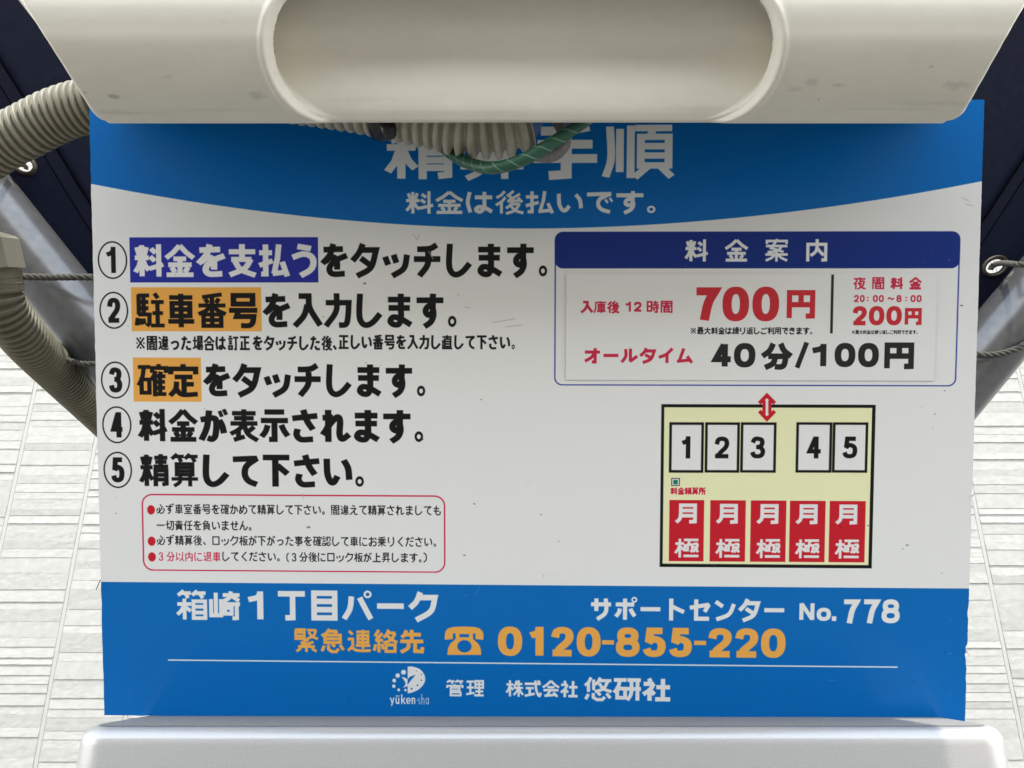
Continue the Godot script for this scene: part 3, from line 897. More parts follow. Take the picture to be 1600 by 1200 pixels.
	"後": "#74 ~34,2 20,20 4,30 | ~36,28 22,48 2,62 | 22,46 22,99 | 66,1 46,20 62,34 | 88,14 44,46 92,42 | 80,30 96,50 | ~62,48 52,64 38,76 | 58,58 88,58 | ~87,58 68,86 38,99 | ~54,64 72,86 100,97",
	# kana
	"を": "11,19 82,17 | ~47,2 34,34 7,60 | ~16,55 36,42 52,43 60,56 60,78 | ~96,36 62,48 38,64 32,80 46,91 88,90",
	"う": "26,8 72,15 | ~9,41 46,31 72,38 80,56 70,78 36,96",
	"タ": "~42,2 28,28 4,52 | ~36,20 90,20* 70,72 20,97 | 34,44 70,66",
	"ッ": "10,40 21,64 | 41,34 51,58 | ~90,34 78,74 36,97",
	"チ": "~85,5 60,16 14,18 | 2,47 98,47 | ~53,17 52,62 22,97",
	"し": "~20,2 17,60 24,84 42,93 66,84 92,60",
	"ま": "10,19 90,19 | 12,43 88,43 | ~56,2 56,40 56,72 48,90 30,91 18,82 28,70 54,74 92,92",
	"す": "2,21 98,21 | ~61,2 60,34 59,54 48,64 36,58 36,46 48,37 60,46 62,66 52,84 30,97",
	"。": "E 4,66,34,98",
	"っ": "~14,52 50,41 76,46 81,64 66,84 34,92",
	"た": "5,22 60,20 | ~34,3 28,50 7,95 | 56,43 94,43 | ~54,70 58,87 72,92 96,90",
	"は": "~16,5 9,50 18,94 | 34,28 96,28 | ~68,4 68,40 67,74 52,91 38,82 48,70 70,74 95,91",
	"さ": "5,28 94,20 | ~44,2 58,36 78,62 | ~24,60 20,78 36,92 78,91",
	"い": "~12,13 14,58 24,82 36,85 50,66 | ~72,17 87,42 91,77",
	"て": "~5,16 90,13* 54,36 47,62 60,82 89,93",
	"、": "10,68 34,94",
	"か": "~4,33 54,28 63,42 58,80 46,92 30,88 | ~37,3 28,56 8,95 | ~72,26 86,46 93,72",
	"が": "~4,33 50,28 60,42 56,80 44,92 28,88 | ~35,5 26,56 6,95 | ~70,34 80,50 87,74 | #60 72,6 80,24 | 87,1 96,18",
	"れ": "24,2 24,99 | 4,26 41,24 | ~40,24 24,52 4,78 | ~18,58 46,30 60,24 66,38 64,76 74,90 98,76",
	"ず": "2,24 86,24 | ~57,4 56,36 55,56 44,65 33,59 33,48 44,40 56,48 58,66 50,84 28,97 | #60 74,-2 82,12 | 89,-5 98,9",
	"め": "~16,12 22,56 42,82 | ~58,5 46,64 18,90 7,74 30,38 70,30 93,54 84,82 58,95",
	"え": "30,4 66,14 | 13,34 80,34 | ~76,34 44,66 7,95 | ~42,62 58,66 60,86 72,93 97,92",
	"も": "~42,2 36,58 40,84 60,94 84,84 87,60 | 10,30 74,30 | 10,56 74,56",
	"せ": "3,37 97,32 | 30,8 30,78 44,91 90,91 | ~73,4 72,50 68,62 56,64",
	"ん": "~48,4 26,54 5,95 | ~13,82 36,50 52,53 56,82 66,92 82,84 96,60",
	"ロ": "z14,14 86,14 86,88 14,88",
	"ク": "~40,2 26,34 4,56 | ~34,20 90,20* 76,66 25,97",
	"に": "~15,5 9,50 15,95 | 44,20 92,20 | ~42,62 44,84 60,89 95,87",
	"お": "5,25 68,25 | ~36,3 36,60 34,88 22,92 12,82 20,68 56,53 84,56 92,72 80,90 56,94 | 74,12 96,32",
	"り": "~22,6 18,40 26,64 | ~76,3 80,50 66,82 36,98",
	"く": "76,3 26,50 78,97",
	"だ": "5,23 56,21 | ~32,5 26,50 6,95 | 54,45 92,45 | ~52,71 56,87 70,92 94,90 | #60 70,6 79,24 | 86,1 95,19",
	"ご": "~12,24 44,25 68,20 | ~14,64 14,84 40,91 86,87 | #62 74,8 83,25 | 90,3 99,20",
	"で": "~5,17 90,14* 52,36 45,62 58,82 87,93 | #62 70,38 79,54 | 85,32 95,48",
	"き": "12,23 86,14 | 10,43 90,34 | ~42,2 60,42 78,64 | ~24,66 22,82 38,92 80,91",
	"オ": "3,28 97,28 | 67,2 67,93 46,93 | ~62,30 44,62 4,88",
	"ー": "4,50 97,50",
	"ル": "~28,8 28,56 3,94 | 57,5 57,88 99,54",
	"イ": "~88,4 50,42 5,62 | 55,38 55,99",
	"ム": "44,3 17,86 | 3,88 90,78 | 66,54 95,97",
	"パ": "~30,18 24,60 4,95 | ~58,22 78,60 97,95 | E 72,-2,100,24",
	"サ": "3,30 97,30 | 28,4 28,60 | ~72,4 72,64 32,97",
	"ポ": "3,30 90,30 | 47,4 47,98 | ~23,48 18,66 4,84 | ~72,48 80,64 93,82 | E 76,-4,104,22",
	"ト": "32,2 32,99 | 38,38 92,62",
	"セ": "3,42 92,28 72,60 | 33,5 33,90 94,90",
	"ン": "8,14 42,36 | ~94,24 70,70 12,93",
	"※": "#56 14,14 86,86 | 86,14 14,86 | 50,10 50,23 | 50,77 50,90 | 10,50 23,50 | 77,50 90,50",
	"（": "~84,0 56,26 56,74 84,100",
	"）": "~16,0 44,26 44,74 16,100",
	"：": "50,26 50,42 | 50,66 50,82",
	"〜": "~6,56 26,42 50,50 74,60 95,44",
	"/": "80,-4 20,104",
	# numerals and Latin letters; the frame of these is drawn inside by half a stroke
	"0": "! E 0,0,100,100",
	"1": "! 100,-14 100,112 | ~104,-4 60,14 -50,24",
	"2": "! ~1,32 14,7 50,0 86,7 97,28 84,50 44,74 22,90 | -14,100 112,100 | 14,84 14,110",
	"3": "! ~2,22 20,3 50,0 84,6 92,24 78,42 56,47 36,47 | ~36,47 58,47 84,54 99,72 86,94 50,100 14,95 0,76",
	"4": "! 74,-12 74,112 | ~66,-8 10,72* 116,72",
	"5": "! ~104,0 24,0* 15,50* 46,36 88,46 99,68 86,93 48,100 14,95 0,78",
	"7": "! ~-14,0 102,0* 62,46 38,114",
	"8": "! E 7,0,93,46 | E 0,46,100,100",
	"-": "-2,50 102,50",
	".": "50,0 50,100",
	"N": "! 4,112 4,-12 | 4,-8 96,108 | 96,112 96,-12",
	"o": "! E 0,0,100,100",
	"y": "! -4,-12 50,88 | 104,-12 30,150",
	"u": "! ~2,-12 2,70 46,100 98,70 | 98,-12 98,112",
	"k": "! 2,-76 2,112 | 100,-10 10,56 | 34,40 104,112",
	"e": "! ~4,50 98,50 92,12 50,0 8,20 2,60 24,96 60,100 96,82",
	"n": "! 2,112 2,-12 | ~2,34 40,0 92,10 98,50 98,112",
	"s": "! ~92,10 50,0 12,14 24,42 78,56 92,84 50,100 4,88",
	"h": "! 2,112 2,-76 | ~2,34 40,0 92,10 98,50 98,112",
	"a": "! E 0,0,96,100 | 100,-4 100,106",
}

# ---------------------------------------------------------------- print: strokes to ink
func smooth_line(p: PackedVector2Array) -> PackedVector2Array:
	var r := PackedVector2Array()
	var n := p.size()
	for i in n - 1:
		var a := p[maxi(i - 1, 0)]
		var b := p[i]
		var c := p[i + 1]
		var d := p[mini(i + 2, n - 1)]
		if i == 0: a = b * 2.0 - c
		if i == n - 2: d = c * 2.0 - b
		for k in 9:
			r.append(b.cubic_interpolate(c, a, d, k / 9.0))
	r.append(p[n - 1])
	return r

func ring(box: Rect2, power := 2.35, n := 56) -> PackedVector2Array:
	var r := PackedVector2Array()
	for i in n:
		var a := TAU * i / n
		var c := cos(a)
		var s := sin(a)
		r.append(box.get_center() + Vector2(signf(c) * pow(absf(c), 2.0 / power) * box.size.x, signf(s) * pow(absf(s), 2.0 / power) * box.size.y) / 2.0)
	return r

# the outline of a pen of width w.x across and w.y down drawn along a line
func pen(p: PackedVector2Array, w: Vector2) -> PackedVector2Array:
	var q := PackedVector2Array()
	for v in p:
		if q.is_empty() or (v / w - q[q.size() - 1]).length() > 0.02: q.append(v / w)
	var left := PackedVector2Array()
	var right := PackedVector2Array()
	var n := q.size()
	for i in n:
		var d0 := (q[i] - q[maxi(i - 1, 0)]).normalized()
		var d1 := (q[mini(i + 1, n - 1)] - q[i]).normalized()
		if i == 0: d0 = d1
		if i == n - 1: d1 = d0
		var n0 := Vector2(-d0.y, d0.x)
		var n1 := Vector2(-d1.y, d1.x)
		var k := 1.0 + n0.dot(n1)
		if k < 0.5:
			left.append((q[i] + n0 * 0.5) * w); left.append((q[i] + n1 * 0.5) * w)
			right.append((q[i] - n0 * 0.5) * w); right.append((q[i] - n1 * 0.5) * w)
		else:
			var m := (n0 + n1) / k * 0.5
			left.append((q[i] + m) * w); right.append((q[i] - m) * w)
	right.reverse()
	left.append_array(right)
	return left

# fills outlines (nonzero winding) with an antialiased edge
func ink(im: Image, shapes: Array, c: Color) -> void:
	var y0 := 1e9
	var y1 := -1e9
	for s in shapes:
		for v in s:
			y0 = minf(y0, v.y); y1 = maxf(y1, v.y)
	var wide := im.get_width()
	for y in range(maxi(int(floor(y0)), 0), mini(int(ceil(y1)), im.get_height())):
		var cover := {}
		for k in 4:
			var yy := y + (k + 0.5) / 4.0
			var cuts := []
			for s in shapes:
				var n: int = s.size()
				for i in n:
					var a: Vector2 = s[i]
					var b: Vector2 = s[(i + 1) % n]
					if (a.y <= yy) != (b.y <= yy):
						cuts.append([a.x + (b.x - a.x) * (yy - a.y) / (b.y - a.y), 1 if b.y > a.y else -1])
			cuts.sort_custom(func(p, q): return p[0] < q[0])
			var turn := 0
			for i in cuts.size() - 1:
				turn += cuts[i][1]
				if turn == 0: continue
				var xa := clampf(cuts[i][0], 0.0, wide)
				var xb := clampf(cuts[i + 1][0], 0.0, wide)
				for x in range(int(floor(xa)), mini(int(ceil(xb)), wide)):
					cover[x] = cover.get(x, 0.0) + 0.25 * (minf(xb, x + 1.0) - maxf(xa, x))
		for x in cover:
			var f: float = minf(cover[x], 1.0)
			im.set_pixel(x, y, c if f > 0.995 else im.get_pixel(x, y).lerp(c, f))

func glyph(im: Image, text: String, box: Rect2, w: Vector2, c: Color) -> void:
	var inset := Vector2.ZERO
	for part in text.split("|"):
		var t := part.strip_edges()
		if t.begins_with("!"):
			inset = w / 2.0
			t = t.substr(1).strip_edges()
		if t.begins_with("#"):
			var f := float(t.substr(1, t.find(" ") - 1)) / 100.0
			w *= lerpf(1.0, f, thinning)
			t = t.substr(t.find(" ") + 1)
		var frame := Rect2(box.position + inset, box.size - inset * 2.0)
		if t.begins_with("@"):
			var cut := t.find(":")
			var n := t.substr(cut + 1).split_floats(",")
			var inner := Rect2(frame.position + frame.size * Vector2(n[0], n[1]) / 100.0, frame.size * Vector2(n[2] - n[0], n[3] - n[1]) / 100.0)
			glyph(im, GLYPHS[t.substr(1, cut - 1)], inner, w, c)
			continue
		if t.begins_with("E"):
			var n := t.substr(2).split_floats(",")
			var r := Rect2(frame.position + frame.size * Vector2(n[0], n[1]) / 100.0, frame.size * Vector2(n[2] - n[0], n[3] - n[1]) / 100.0)
			var pw := w
			if inset == Vector2.ZERO:  # a small circle: the numbers are its outer edge
				pw = Vector2(minf(w.x, r.size.x * 0.27), minf(w.y, r.size.y * 0.27))
				r = Rect2(r.position + pw / 2.0, r.size - pw)
			var hole := ring(Rect2(r.position + pw / 2.0, r.size - pw), 2.0 if inset == Vector2.ZERO else 2.35)
			hole.reverse()
			ink(im, [ring(Rect2(r.position - pw / 2.0, r.size + pw), 2.0 if inset == Vector2.ZERO else 2.35), hole], c)
			continue
		var curved := t.begins_with("~")
		var closed := t.begins_with("z")
		var p := PackedVector2Array()
		var drawn := PackedVector2Array()
		for pair in t.trim_prefix("~").trim_prefix("z").split(" ", false):
			var n := pair.trim_suffix("*").split_floats(",")
			p.append(frame.position + frame.size * Vector2(n[0], n[1]) / 100.0)
			if pair.ends_with("*"):  # a corner in a curved stroke
				drawn.append_array(smooth_line(p))
				p = PackedVector2Array([p[p.size() - 1]])
		if closed:
			var m := (p[0] + p[1]) / 2.0
			var q := PackedVector2Array([m])
			for i in range(1, p.size()): q.append(p[i])
			q.append(p[0]); q.append(m + (m - p[0]).normalized() * 0.3)
			p = q
		if curved:
			drawn.append_array(smooth_line(p))
			p = drawn
		ink(im, [pen(p, w)], c)

# a line of characters: box of the first in units of the sheet, step from one to the next
func write(im: Image, scale: float, text: String, x: float, y0: float, y1: float, step: float, wide: float, stroke: float, c: Color, across := 1.0) -> void:
	thinning = 0.55 if stroke < 3.5 else 1.0
	for i in text.length():
		if text[i] == " ": continue
		glyph(im, GLYPHS[text[i]], Rect2(Vector2(x + step * i, y0) * scale, Vector2(wide, y1 - y0) * scale), Vector2(stroke * across, stroke) * scale, c)

func bar(im: Image, k: float, x0: float, y0: float, x1: float, y1: float, c: Color) -> void:
	ink(im, [PackedVector2Array([Vector2(x0, y0) * k, Vector2(x1, y0) * k, Vector2(x1, y1) * k, Vector2(x0, y1) * k])], c)

func rounded(x0: float, y0: float, x1: float, y1: float, r: float) -> PackedVector2Array:
	var p := PackedVector2Array()
	for q in 4:
		var o := Vector2(x1 - r if q in [0, 3] else x0 + r, y1 - r if q < 2 else y0 + r)
		for i in 9:
			var a := PI / 2 * q + PI / 2 * i / 8.0
			p.append(o + Vector2(cos(a), sin(a)) * r)
	return p

func scaled(p: PackedVector2Array, k: float) -> PackedVector2Array:
	return Transform2D(0, Vector2(k, k), 0, Vector2.ZERO) * p

func frame_line(im: Image, k: float, x0: float, y0: float, x1: float, y1: float, r: float, w: float, c: Color) -> void:
	var inner := rounded(x0 + w, y0 + w, x1 - w, y1 - w, maxf(r - w, 0.1))
	inner.reverse()
	ink(im, [scaled(rounded(x0, y0, x1, y1, r), k), scaled(inner, k)], c)

func blob(im: Image, k: float, x: float, y: float, rx: float, ry: float, c: Color) -> void:
	ink(im, [scaled(ring(Rect2(x - rx, y - ry, rx * 2, ry * 2), 2.0, 28), k)], c)

func ring_line(im: Image, k: float, x0: float, y0: float, x1: float, y1: float, w: float, c: Color) -> void:
	var hole := ring(Rect2(x0 + w, y0 + w, x1 - x0 - w * 2, y1 - y0 - w * 2), 2.0)
	hole.reverse()
	ink(im, [scaled(ring(Rect2(x0, y0, x1 - x0, y1 - y0), 2.0), k), scaled(hole, k)], c)

# everything printed on the face of the board, in units of 1400 to its width
func print_board() -> Image:
	var k := 2048.0 / 1400.0
	var im := Image.create(2048, 1450, false, Image.FORMAT_RGBA8)
	im.fill(PAPER)
	var wave := PackedVector2Array([Vector2(-5, -5), Vector2(1405, -5)])
	for i in 61:
		var u := 1405.0 - 1410.0 * i / 60.0
		wave.append(Vector2(u, 196.8 - 71.6 * pow(absf(u - 700.0) / 700.0, 1.92)))
	ink(im, [scaled(wave, k)], BLUE_INK)
	im.fill_rect(Rect2i(0, int(768.6 * k), 2048, 400), BLUE_INK)
	return wear_marks(print_lines(im, k), k)

# specks, scuffs and hairline scratches on the film of the board
func wear_marks(im: Image, k: float) -> Image:
	var g := RandomNumberGenerator.new()
	g.seed = 41
	for i in 64:
		var r := g.randf_range(0.5, 1.5) * (1.0 if i % 9 else 1.7)
		var dark := g.randf_range(0.25, 0.62)
		var u := g.randf_range(10, 1390)
		if i > 38: u = g.randf_range(1290, 1395)
		var v := g.randf_range(205, 985)
		blob(im, k, u, v, r * g.randf_range(0.8, 1.6), r * 0.7, Color(dark, dark, dark * 0.97) if v < 760 else Color(0.05, 0.3, 0.52) if i % 2 else Color(0.3, 0.55, 0.8))
	for s in [[514, 205, 520, 214], [520, 214, 524, 206], [538, 232, 546, 245], [1372, 150, 1384, 156], [1378, 160, 1390, 163], [640, 345, 676, 339], [660, 352, 688, 349], [596, 320, 604, 322], [1283, 396, 1291, 399], [333, 620, 334, 630]]:
		ink(im, [pen(scaled(PackedVector2Array([Vector2(s[0], s[1]), Vector2(s[2], s[3])]), k), Vector2(1.0, 1.0) * k)], Color(0.7, 0.7, 0.69))
	for s in [[1371, 822, 1377, 818], [900, 905, 910, 904], [40, 950, 46, 958], [1180, 920, 1196, 921], [620, 770, 610, 790]]:
		ink(im, [pen(scaled(PackedVector2Array([Vector2(s[0], s[1]), Vector2(s[2], s[3])]), k), Vector2(0.9, 0.9) * k)], Color(0.25, 0.5, 0.76))
	return im

func print_lines(im: Image, k: float) -> Image:
	write(im, k, "精算手順", 471.5, 34.5, 119.4, 114.62, 105.6, 15.08, WHITE_INK, 1.25)
	write(im, k, "料金は後払いです。", 502.0, 137.8, 173.8, 47.38, 44.4, 6.25, WHITE_INK)
	ring_line(im, k, 7.8, 216.0, 55.5, 276.1, 2.3, BLACK_INK)
	write(im, k, "1", 22.3, 226.2, 265.9, 0.00, 14.5, 6.83, BLACK_INK, 1.10)
	ring_line(im, k, 8.4, 296.5, 55.2, 355.8, 2.3, BLACK_INK)
	write(im, k, "2", 20.9, 306.2, 346.1, 0.00, 21.8, 7.47, BLACK_INK, 1.10)
	ring_line(im, k, 8.2, 408.3, 55.7, 468.0, 2.3, BLACK_INK)
	write(im, k, "3", 21.0, 418.0, 458.3, 0.00, 21.9, 7.50, BLACK_INK, 1.10)
	ring_line(im, k, 8.5, 480.6, 56.2, 540.6, 2.3, BLACK_INK)
	write(im, k, "4", 21.3, 490.4, 530.9, 0.00, 22.0, 7.53, BLACK_INK, 1.10)
	ring_line(im, k, 8.7, 554.4, 55.5, 613.7, 2.3, BLACK_INK)
	write(im, k, "5", 21.1, 563.7, 604.4, 0.00, 22.0, 7.55, BLACK_INK, 1.10)
	bar(im, k, 59.6, 210.0, 362.3, 281.7, NAVY_INK)
	bar(im, k, 60.3, 289.3, 270.3, 359.6, ORANGE_INK)
	bar(im, k, 60.9, 402.0, 171.2, 472.9, ORANGE_INK)
	write(im, k, "料金を支払う", 66.5, 220.3, 273.0, 50.08, 47.3, 9.05, WHITE_INK, 1.15)
	write(im, k, "をタッチします。", 366.2, 219.7, 273.1, 49.32, 43.7, 8.95, BLACK_INK, 1.06)
	write(im, k, "駐車番号", 67.3, 298.5, 353.6, 50.11, 46.5, 9.09, BLACK_INK, 1.15)
	write(im, k, "を入力します。", 272.3, 298.4, 353.3, 49.15, 44.5, 9.01, BLACK_INK, 1.06)
	write(im, k, "※間違った場合は", 65.6, 367.0, 390.0, 18.55, 16.6, 3.42, BLACK_INK)
	write(im, k, "訂正", 215.8, 366.8, 389.9, 18.60, 16.5, 3.41, BLACK_INK)
	write(im, k, "をタッチした後", 255.1, 366.7, 389.7, 18.54, 16.5, 3.40, BLACK_INK)
	write(im, k, "、", 383.9, 366.6, 389.6, 18.50, 16.4, 3.39, BLACK_INK)
	write(im, k, "正しい番号を入力し直して下さい。", 393.6, 364.9, 387.8, 18.41, 16.4, 3.38, BLACK_INK)
	write(im, k, "確定", 67.9, 411.7, 464.8, 50.93, 46.8, 9.15, BLACK_INK, 1.15)
	write(im, k, "をタッチします。", 174.4, 411.1, 464.0, 48.98, 43.8, 9.07, BLACK_INK, 1.06)
	write(im, k, "料金が表示されます。", 68.3, 484.3, 537.5, 49.41, 45.6, 9.12, BLACK_INK, 1.15)
	write(im, k, "精算して下さい。", 68.8, 557.4, 610.5, 49.73, 45.8, 9.16, BLACK_INK, 1.15)
	frame_line(im, k, 70.0, 623.0, 563.8, 749.3, 17, 2.2, CRIMSON_INK)
	blob(im, k, 85.2, 649.1, 6.4, 7.6, RED_INK)
	blob(im, k, 85.1, 700.6, 6.4, 7.6, RED_INK)
	blob(im, k, 85.1, 726.5, 6.4, 7.6, RED_INK)
	write(im, k, "必ず車室番号を確かめて精算して下さい。間違えて精算されましても", 94.0, 639.4, 655.6, 14.99, 13.7, 1.82, BLACK_INK)
	write(im, k, "一切責任を負いません。", 93.4, 665.9, 682.2, 15.08, 13.8, 1.83, BLACK_INK)
	write(im, k, "必ず精算後、ロック板が下がった事を確認して車にお乗りください。", 93.5, 690.6, 706.9, 15.02, 13.8, 1.83, BLACK_INK)
	write(im, k, "3", 96.1, 718.8, 732.7, 15.15, 7.4, 1.68, CRIMSON_INK)
	write(im, k, "分以内に退車", 108.8, 717.5, 733.4, 15.12, 13.7, 1.68, CRIMSON_INK)
	write(im, k, "してください。", 199.1, 716.9, 732.6, 15.07, 13.8, 1.83, BLACK_INK)
	write(im, k, "（", 301.1, 718.3, 733.0, 0.00, 9.4, 1.67, BLACK_INK)
	write(im, k, "3", 314.2, 718.5, 732.4, 15.04, 7.3, 1.78, BLACK_INK)
	write(im, k, "分後にロック板が上昇します。", 326.2, 716.9, 732.6, 14.93, 13.7, 1.82, BLACK_INK)
	write(im, k, "）", 526.5, 716.5, 732.2, 14.94, 13.7, 1.82, BLACK_INK)
	frame_line(im, k, 738.2, 202.1, 1371.6, 445.1, 13, 2.0, NAVY_INK)
	ink(im, [scaled(rounded(738.2, 202.1, 1371.6, 259.6, 13), k)], HEADER_INK)
	write(im, k, "料金案内", 942.9, 213.7, 249.2, 62.69, 36.5, 6.00, WHITE_INK)
	bar(im, k, 908.9, 474.4, 1246.8, 736.9, BLACK_INK)
	bar(im, k, 913.5, 479.3, 1241.4, 731.7, CREAM_INK)
	bar(im, k, 921.9, 503.3, 976.8, 584.1, BLACK_INK)
	bar(im, k, 926.0, 507.4, 972.7, 580.0, PAPER)
	write(im, k, "1", 942.4, 526.2, 561.1, 0.00, 13.2, 6.81, BLACK_INK, 1.05)
	bar(im, k, 978.7, 503.1, 1033.7, 583.8, BLACK_INK)
	bar(im, k, 982.8, 507.2, 1029.6, 579.7, PAPER)
	write(im, k, "2", 993.8, 526.0, 560.8, 0.00, 23.8, 6.80, BLACK_INK, 1.05)
	bar(im, k, 1035.1, 502.9, 1091.5, 583.5, BLACK_INK)
	bar(im, k, 1039.2, 507.0, 1087.4, 579.5, PAPER)
	write(im, k, "3", 1050.5, 525.8, 560.6, 0.00, 23.8, 6.78, BLACK_INK, 1.05)
	bar(im, k, 1122.8, 502.6, 1179.5, 583.1, BLACK_INK)
	bar(im, k, 1126.9, 506.6, 1175.4, 579.0, PAPER)
	write(im, k, "4", 1139.0, 525.4, 560.2, 0.00, 23.7, 6.76, BLACK_INK, 1.05)
	bar(im, k, 1180.3, 502.4, 1236.0, 582.8, BLACK_INK)
	bar(im, k, 1184.4, 506.4, 1231.9, 578.8, PAPER)
	write(im, k, "5", 1196.0, 525.2, 559.9, 0.00, 23.7, 6.75, BLACK_INK, 1.05)
	bar(im, k, 926.0, 592.6, 939.4, 605.4, BLACK_INK)
	bar(im, k, 927.2, 593.8, 938.2, 604.2, PAPER)
	bar(im, k, 929.1, 595.7, 936.3, 602.8, GREEN_INK)
	write(im, k, "料金精算所", 925.0, 607.9, 619.3, 11.31, 10.6, 2.14, CRIMSON_INK)
	bar(im, k, 923.4, 628.2, 978.8, 727.4, RED_INK)
	write(im, k, "月", 933.8, 634.2, 665.3, 0.00, 35.7, 5.92, WHITE_INK)
	write(im, k, "極", 933.0, 690.2, 721.9, 0.00, 37.8, 6.54, WHITE_INK)
	bar(im, k, 988.6, 628.3, 1045.0, 727.3, RED_INK)
	write(im, k, "月", 999.1, 634.3, 665.3, 0.00, 35.6, 5.91, WHITE_INK)
	write(im, k, "極", 998.4, 690.2, 721.8, 0.00, 37.8, 6.53, WHITE_INK)
	bar(im, k, 1053.1, 628.3, 1109.4, 727.3, RED_INK)
	write(im, k, "月", 1063.6, 634.3, 665.3, 0.00, 35.6, 5.89, WHITE_INK)
	write(im, k, "極", 1063.1, 690.1, 721.8, 0.00, 37.7, 6.52, WHITE_INK)
	bar(im, k, 1115.1, 628.4, 1171.5, 727.2, RED_INK)
	write(im, k, "月", 1125.7, 634.4, 665.3, 0.00, 35.5, 5.88, WHITE_INK)
	write(im, k, "極", 1125.3, 690.1, 721.7, 0.00, 37.6, 6.50, WHITE_INK)
	bar(im, k, 1178.1, 628.4, 1234.9, 727.2, RED_INK)
	write(im, k, "月", 1188.7, 634.4, 665.4, 0.00, 35.4, 5.87, WHITE_INK)
	write(im, k, "極", 1188.4, 690.1, 721.7, 0.00, 37.5, 6.49, WHITE_INK)
	ink(im, [pen(scaled(PackedVector2Array([Vector2(1063.7, 472.7), Vector2(1075.4, 460.0), Vector2(1088.0, 472.6)]), k), Vector2(6, 6) * k)], RED_INK)
	ink(im, [pen(scaled(PackedVector2Array([Vector2(1063.9, 484.9), Vector2(1076.1, 497.6), Vector2(1088.2, 484.9)]), k), Vector2(6, 6) * k)], RED_INK)
	bar(im, k, 1068.7, 468.1, 1083.0, 489.5, RED_INK)
	ink(im, [pen(scaled(PackedVector2Array([Vector2(1075.6, 466.1), Vector2(1076.1, 491.5)]), k), Vector2(4.2, 4.2) * k)], PAPER)
	write(im, k, "箱崎", 124.0, 781.8, 830.0, 54.73, 49.5, 9.05, WHITE_INK)
	write(im, k, "1", 243.4, 782.7, 828.3, 0.00, 23.1, 8.82, WHITE_INK, 1.15)
	write(im, k, "丁目パーク", 289.1, 780.3, 828.9, 53.78, 47.0, 9.19, WHITE_INK)
	write(im, k, "緊急連絡先", 316.6, 843.2, 881.9, 43.12, 39.2, 7.85, ORANGE_INK)
	write(im, k, "0", 648.8, 836.5, 885.2, 0.00, 39.5, 10.90, ORANGE_INK, 1.22)
	write(im, k, "1", 700.2, 836.6, 885.1, 0.00, 22.8, 10.89, ORANGE_INK, 1.22)
	write(im, k, "2", 734.4, 836.4, 885.0, 0.00, 37.8, 10.87, ORANGE_INK, 1.22)
	write(im, k, "0", 776.4, 836.4, 884.9, 0.00, 38.8, 10.86, ORANGE_INK, 1.22)
	write(im, k, "8", 839.9, 836.3, 884.8, 0.00, 38.2, 10.84, ORANGE_INK, 1.10)
	write(im, k, "5", 882.8, 836.2, 884.7, 0.00, 37.6, 10.82, ORANGE_INK, 1.22)
	write(im, k, "5", 925.0, 836.2, 884.6, 0.00, 37.6, 10.81, ORANGE_INK, 1.22)
	write(im, k, "2", 987.8, 836.1, 884.4, 0.00, 39.0, 10.78, ORANGE_INK, 1.22)
	write(im, k, "2", 1030.9, 836.0, 884.4, 0.00, 38.5, 10.77, ORANGE_INK, 1.22)
	write(im, k, "0", 1073.0, 836.0, 884.3, 0.00, 39.4, 10.75, ORANGE_INK, 1.22)
	write(im, k, "-", 817.7, 835.9, 886.5, 0.00, 18.6, 7.23, ORANGE_INK)
	write(im, k, "-", 966.2, 835.4, 886.1, 0.00, 18.5, 7.20, ORANGE_INK)
	write(im, k, "サポートセンター", 798.2, 787.6, 824.7, 39.68, 34.4, 6.78, WHITE_INK)
	write(im, k, "N", 1132.7, 793.6, 822.1, 0.00, 25.5, 6.53, WHITE_INK)
	write(im, k, "o", 1161.0, 801.4, 822.9, 0.00, 22.9, 6.32, WHITE_INK, 1.10)
	write(im, k, ".", 1185.4, 815.1, 822.8, 0.00, 7.1, 7.14, WHITE_INK)
	write(im, k, "7", 1202.2, 787.3, 826.3, 0.00, 26.5, 8.14, WHITE_INK, 1.10)
	write(im, k, "7", 1234.1, 787.0, 826.0, 0.00, 26.6, 8.14, WHITE_INK, 1.10)
	write(im, k, "8", 1264.3, 786.8, 825.8, 0.00, 29.0, 8.13, WHITE_INK)
	ink(im, [pen(scaled(PackedVector2Array([Vector2(107.8, 897.4), Vector2(1292.0, 897.4)]), k), Vector2(2.2, 2.2) * k)], WHITE_INK)
	write(im, k, "管理", 564.3, 925.7, 952.8, 32.68, 28.9, 5.22, WHITE_INK)
	write(im, k, "株式会社", 662.2, 924.9, 952.7, 29.53, 27.7, 5.20, WHITE_INK)
	write(im, k, "悠研社", 789.3, 919.4, 957.1, 47.31, 44.5, 8.28, WHITE_INK)
	blob(im, k, 495.0, 913.9, 4.1, 4.1, WHITE_INK)
	blob(im, k, 485.5, 919.6, 3.7, 3.7, WHITE_INK)
	blob(im, k, 479.7, 927.9, 3.2, 3.2, WHITE_INK)
	blob(im, k, 478.9, 937.3, 2.8, 2.8, WHITE_INK)
	blob(im, k, 486.9, 943.3, 2.4, 2.4, WHITE_INK)
	blob(im, k, 497.9, 943.7, 2.1, 2.1, WHITE_INK)
	ink(im, [scaled(smooth_line(PackedVector2Array([Vector2(501.7, 904.4), Vector2(510.4, 904.5), Vector2(520.6, 908.0), Vector2(527.3, 914.8), Vector2(530.3, 923.4), Vector2(528.1, 933.0), Vector2(520.4, 941.7), Vector2(511.0, 946.7), Vector2(501.5, 949.4)])), k)], WHITE_INK)
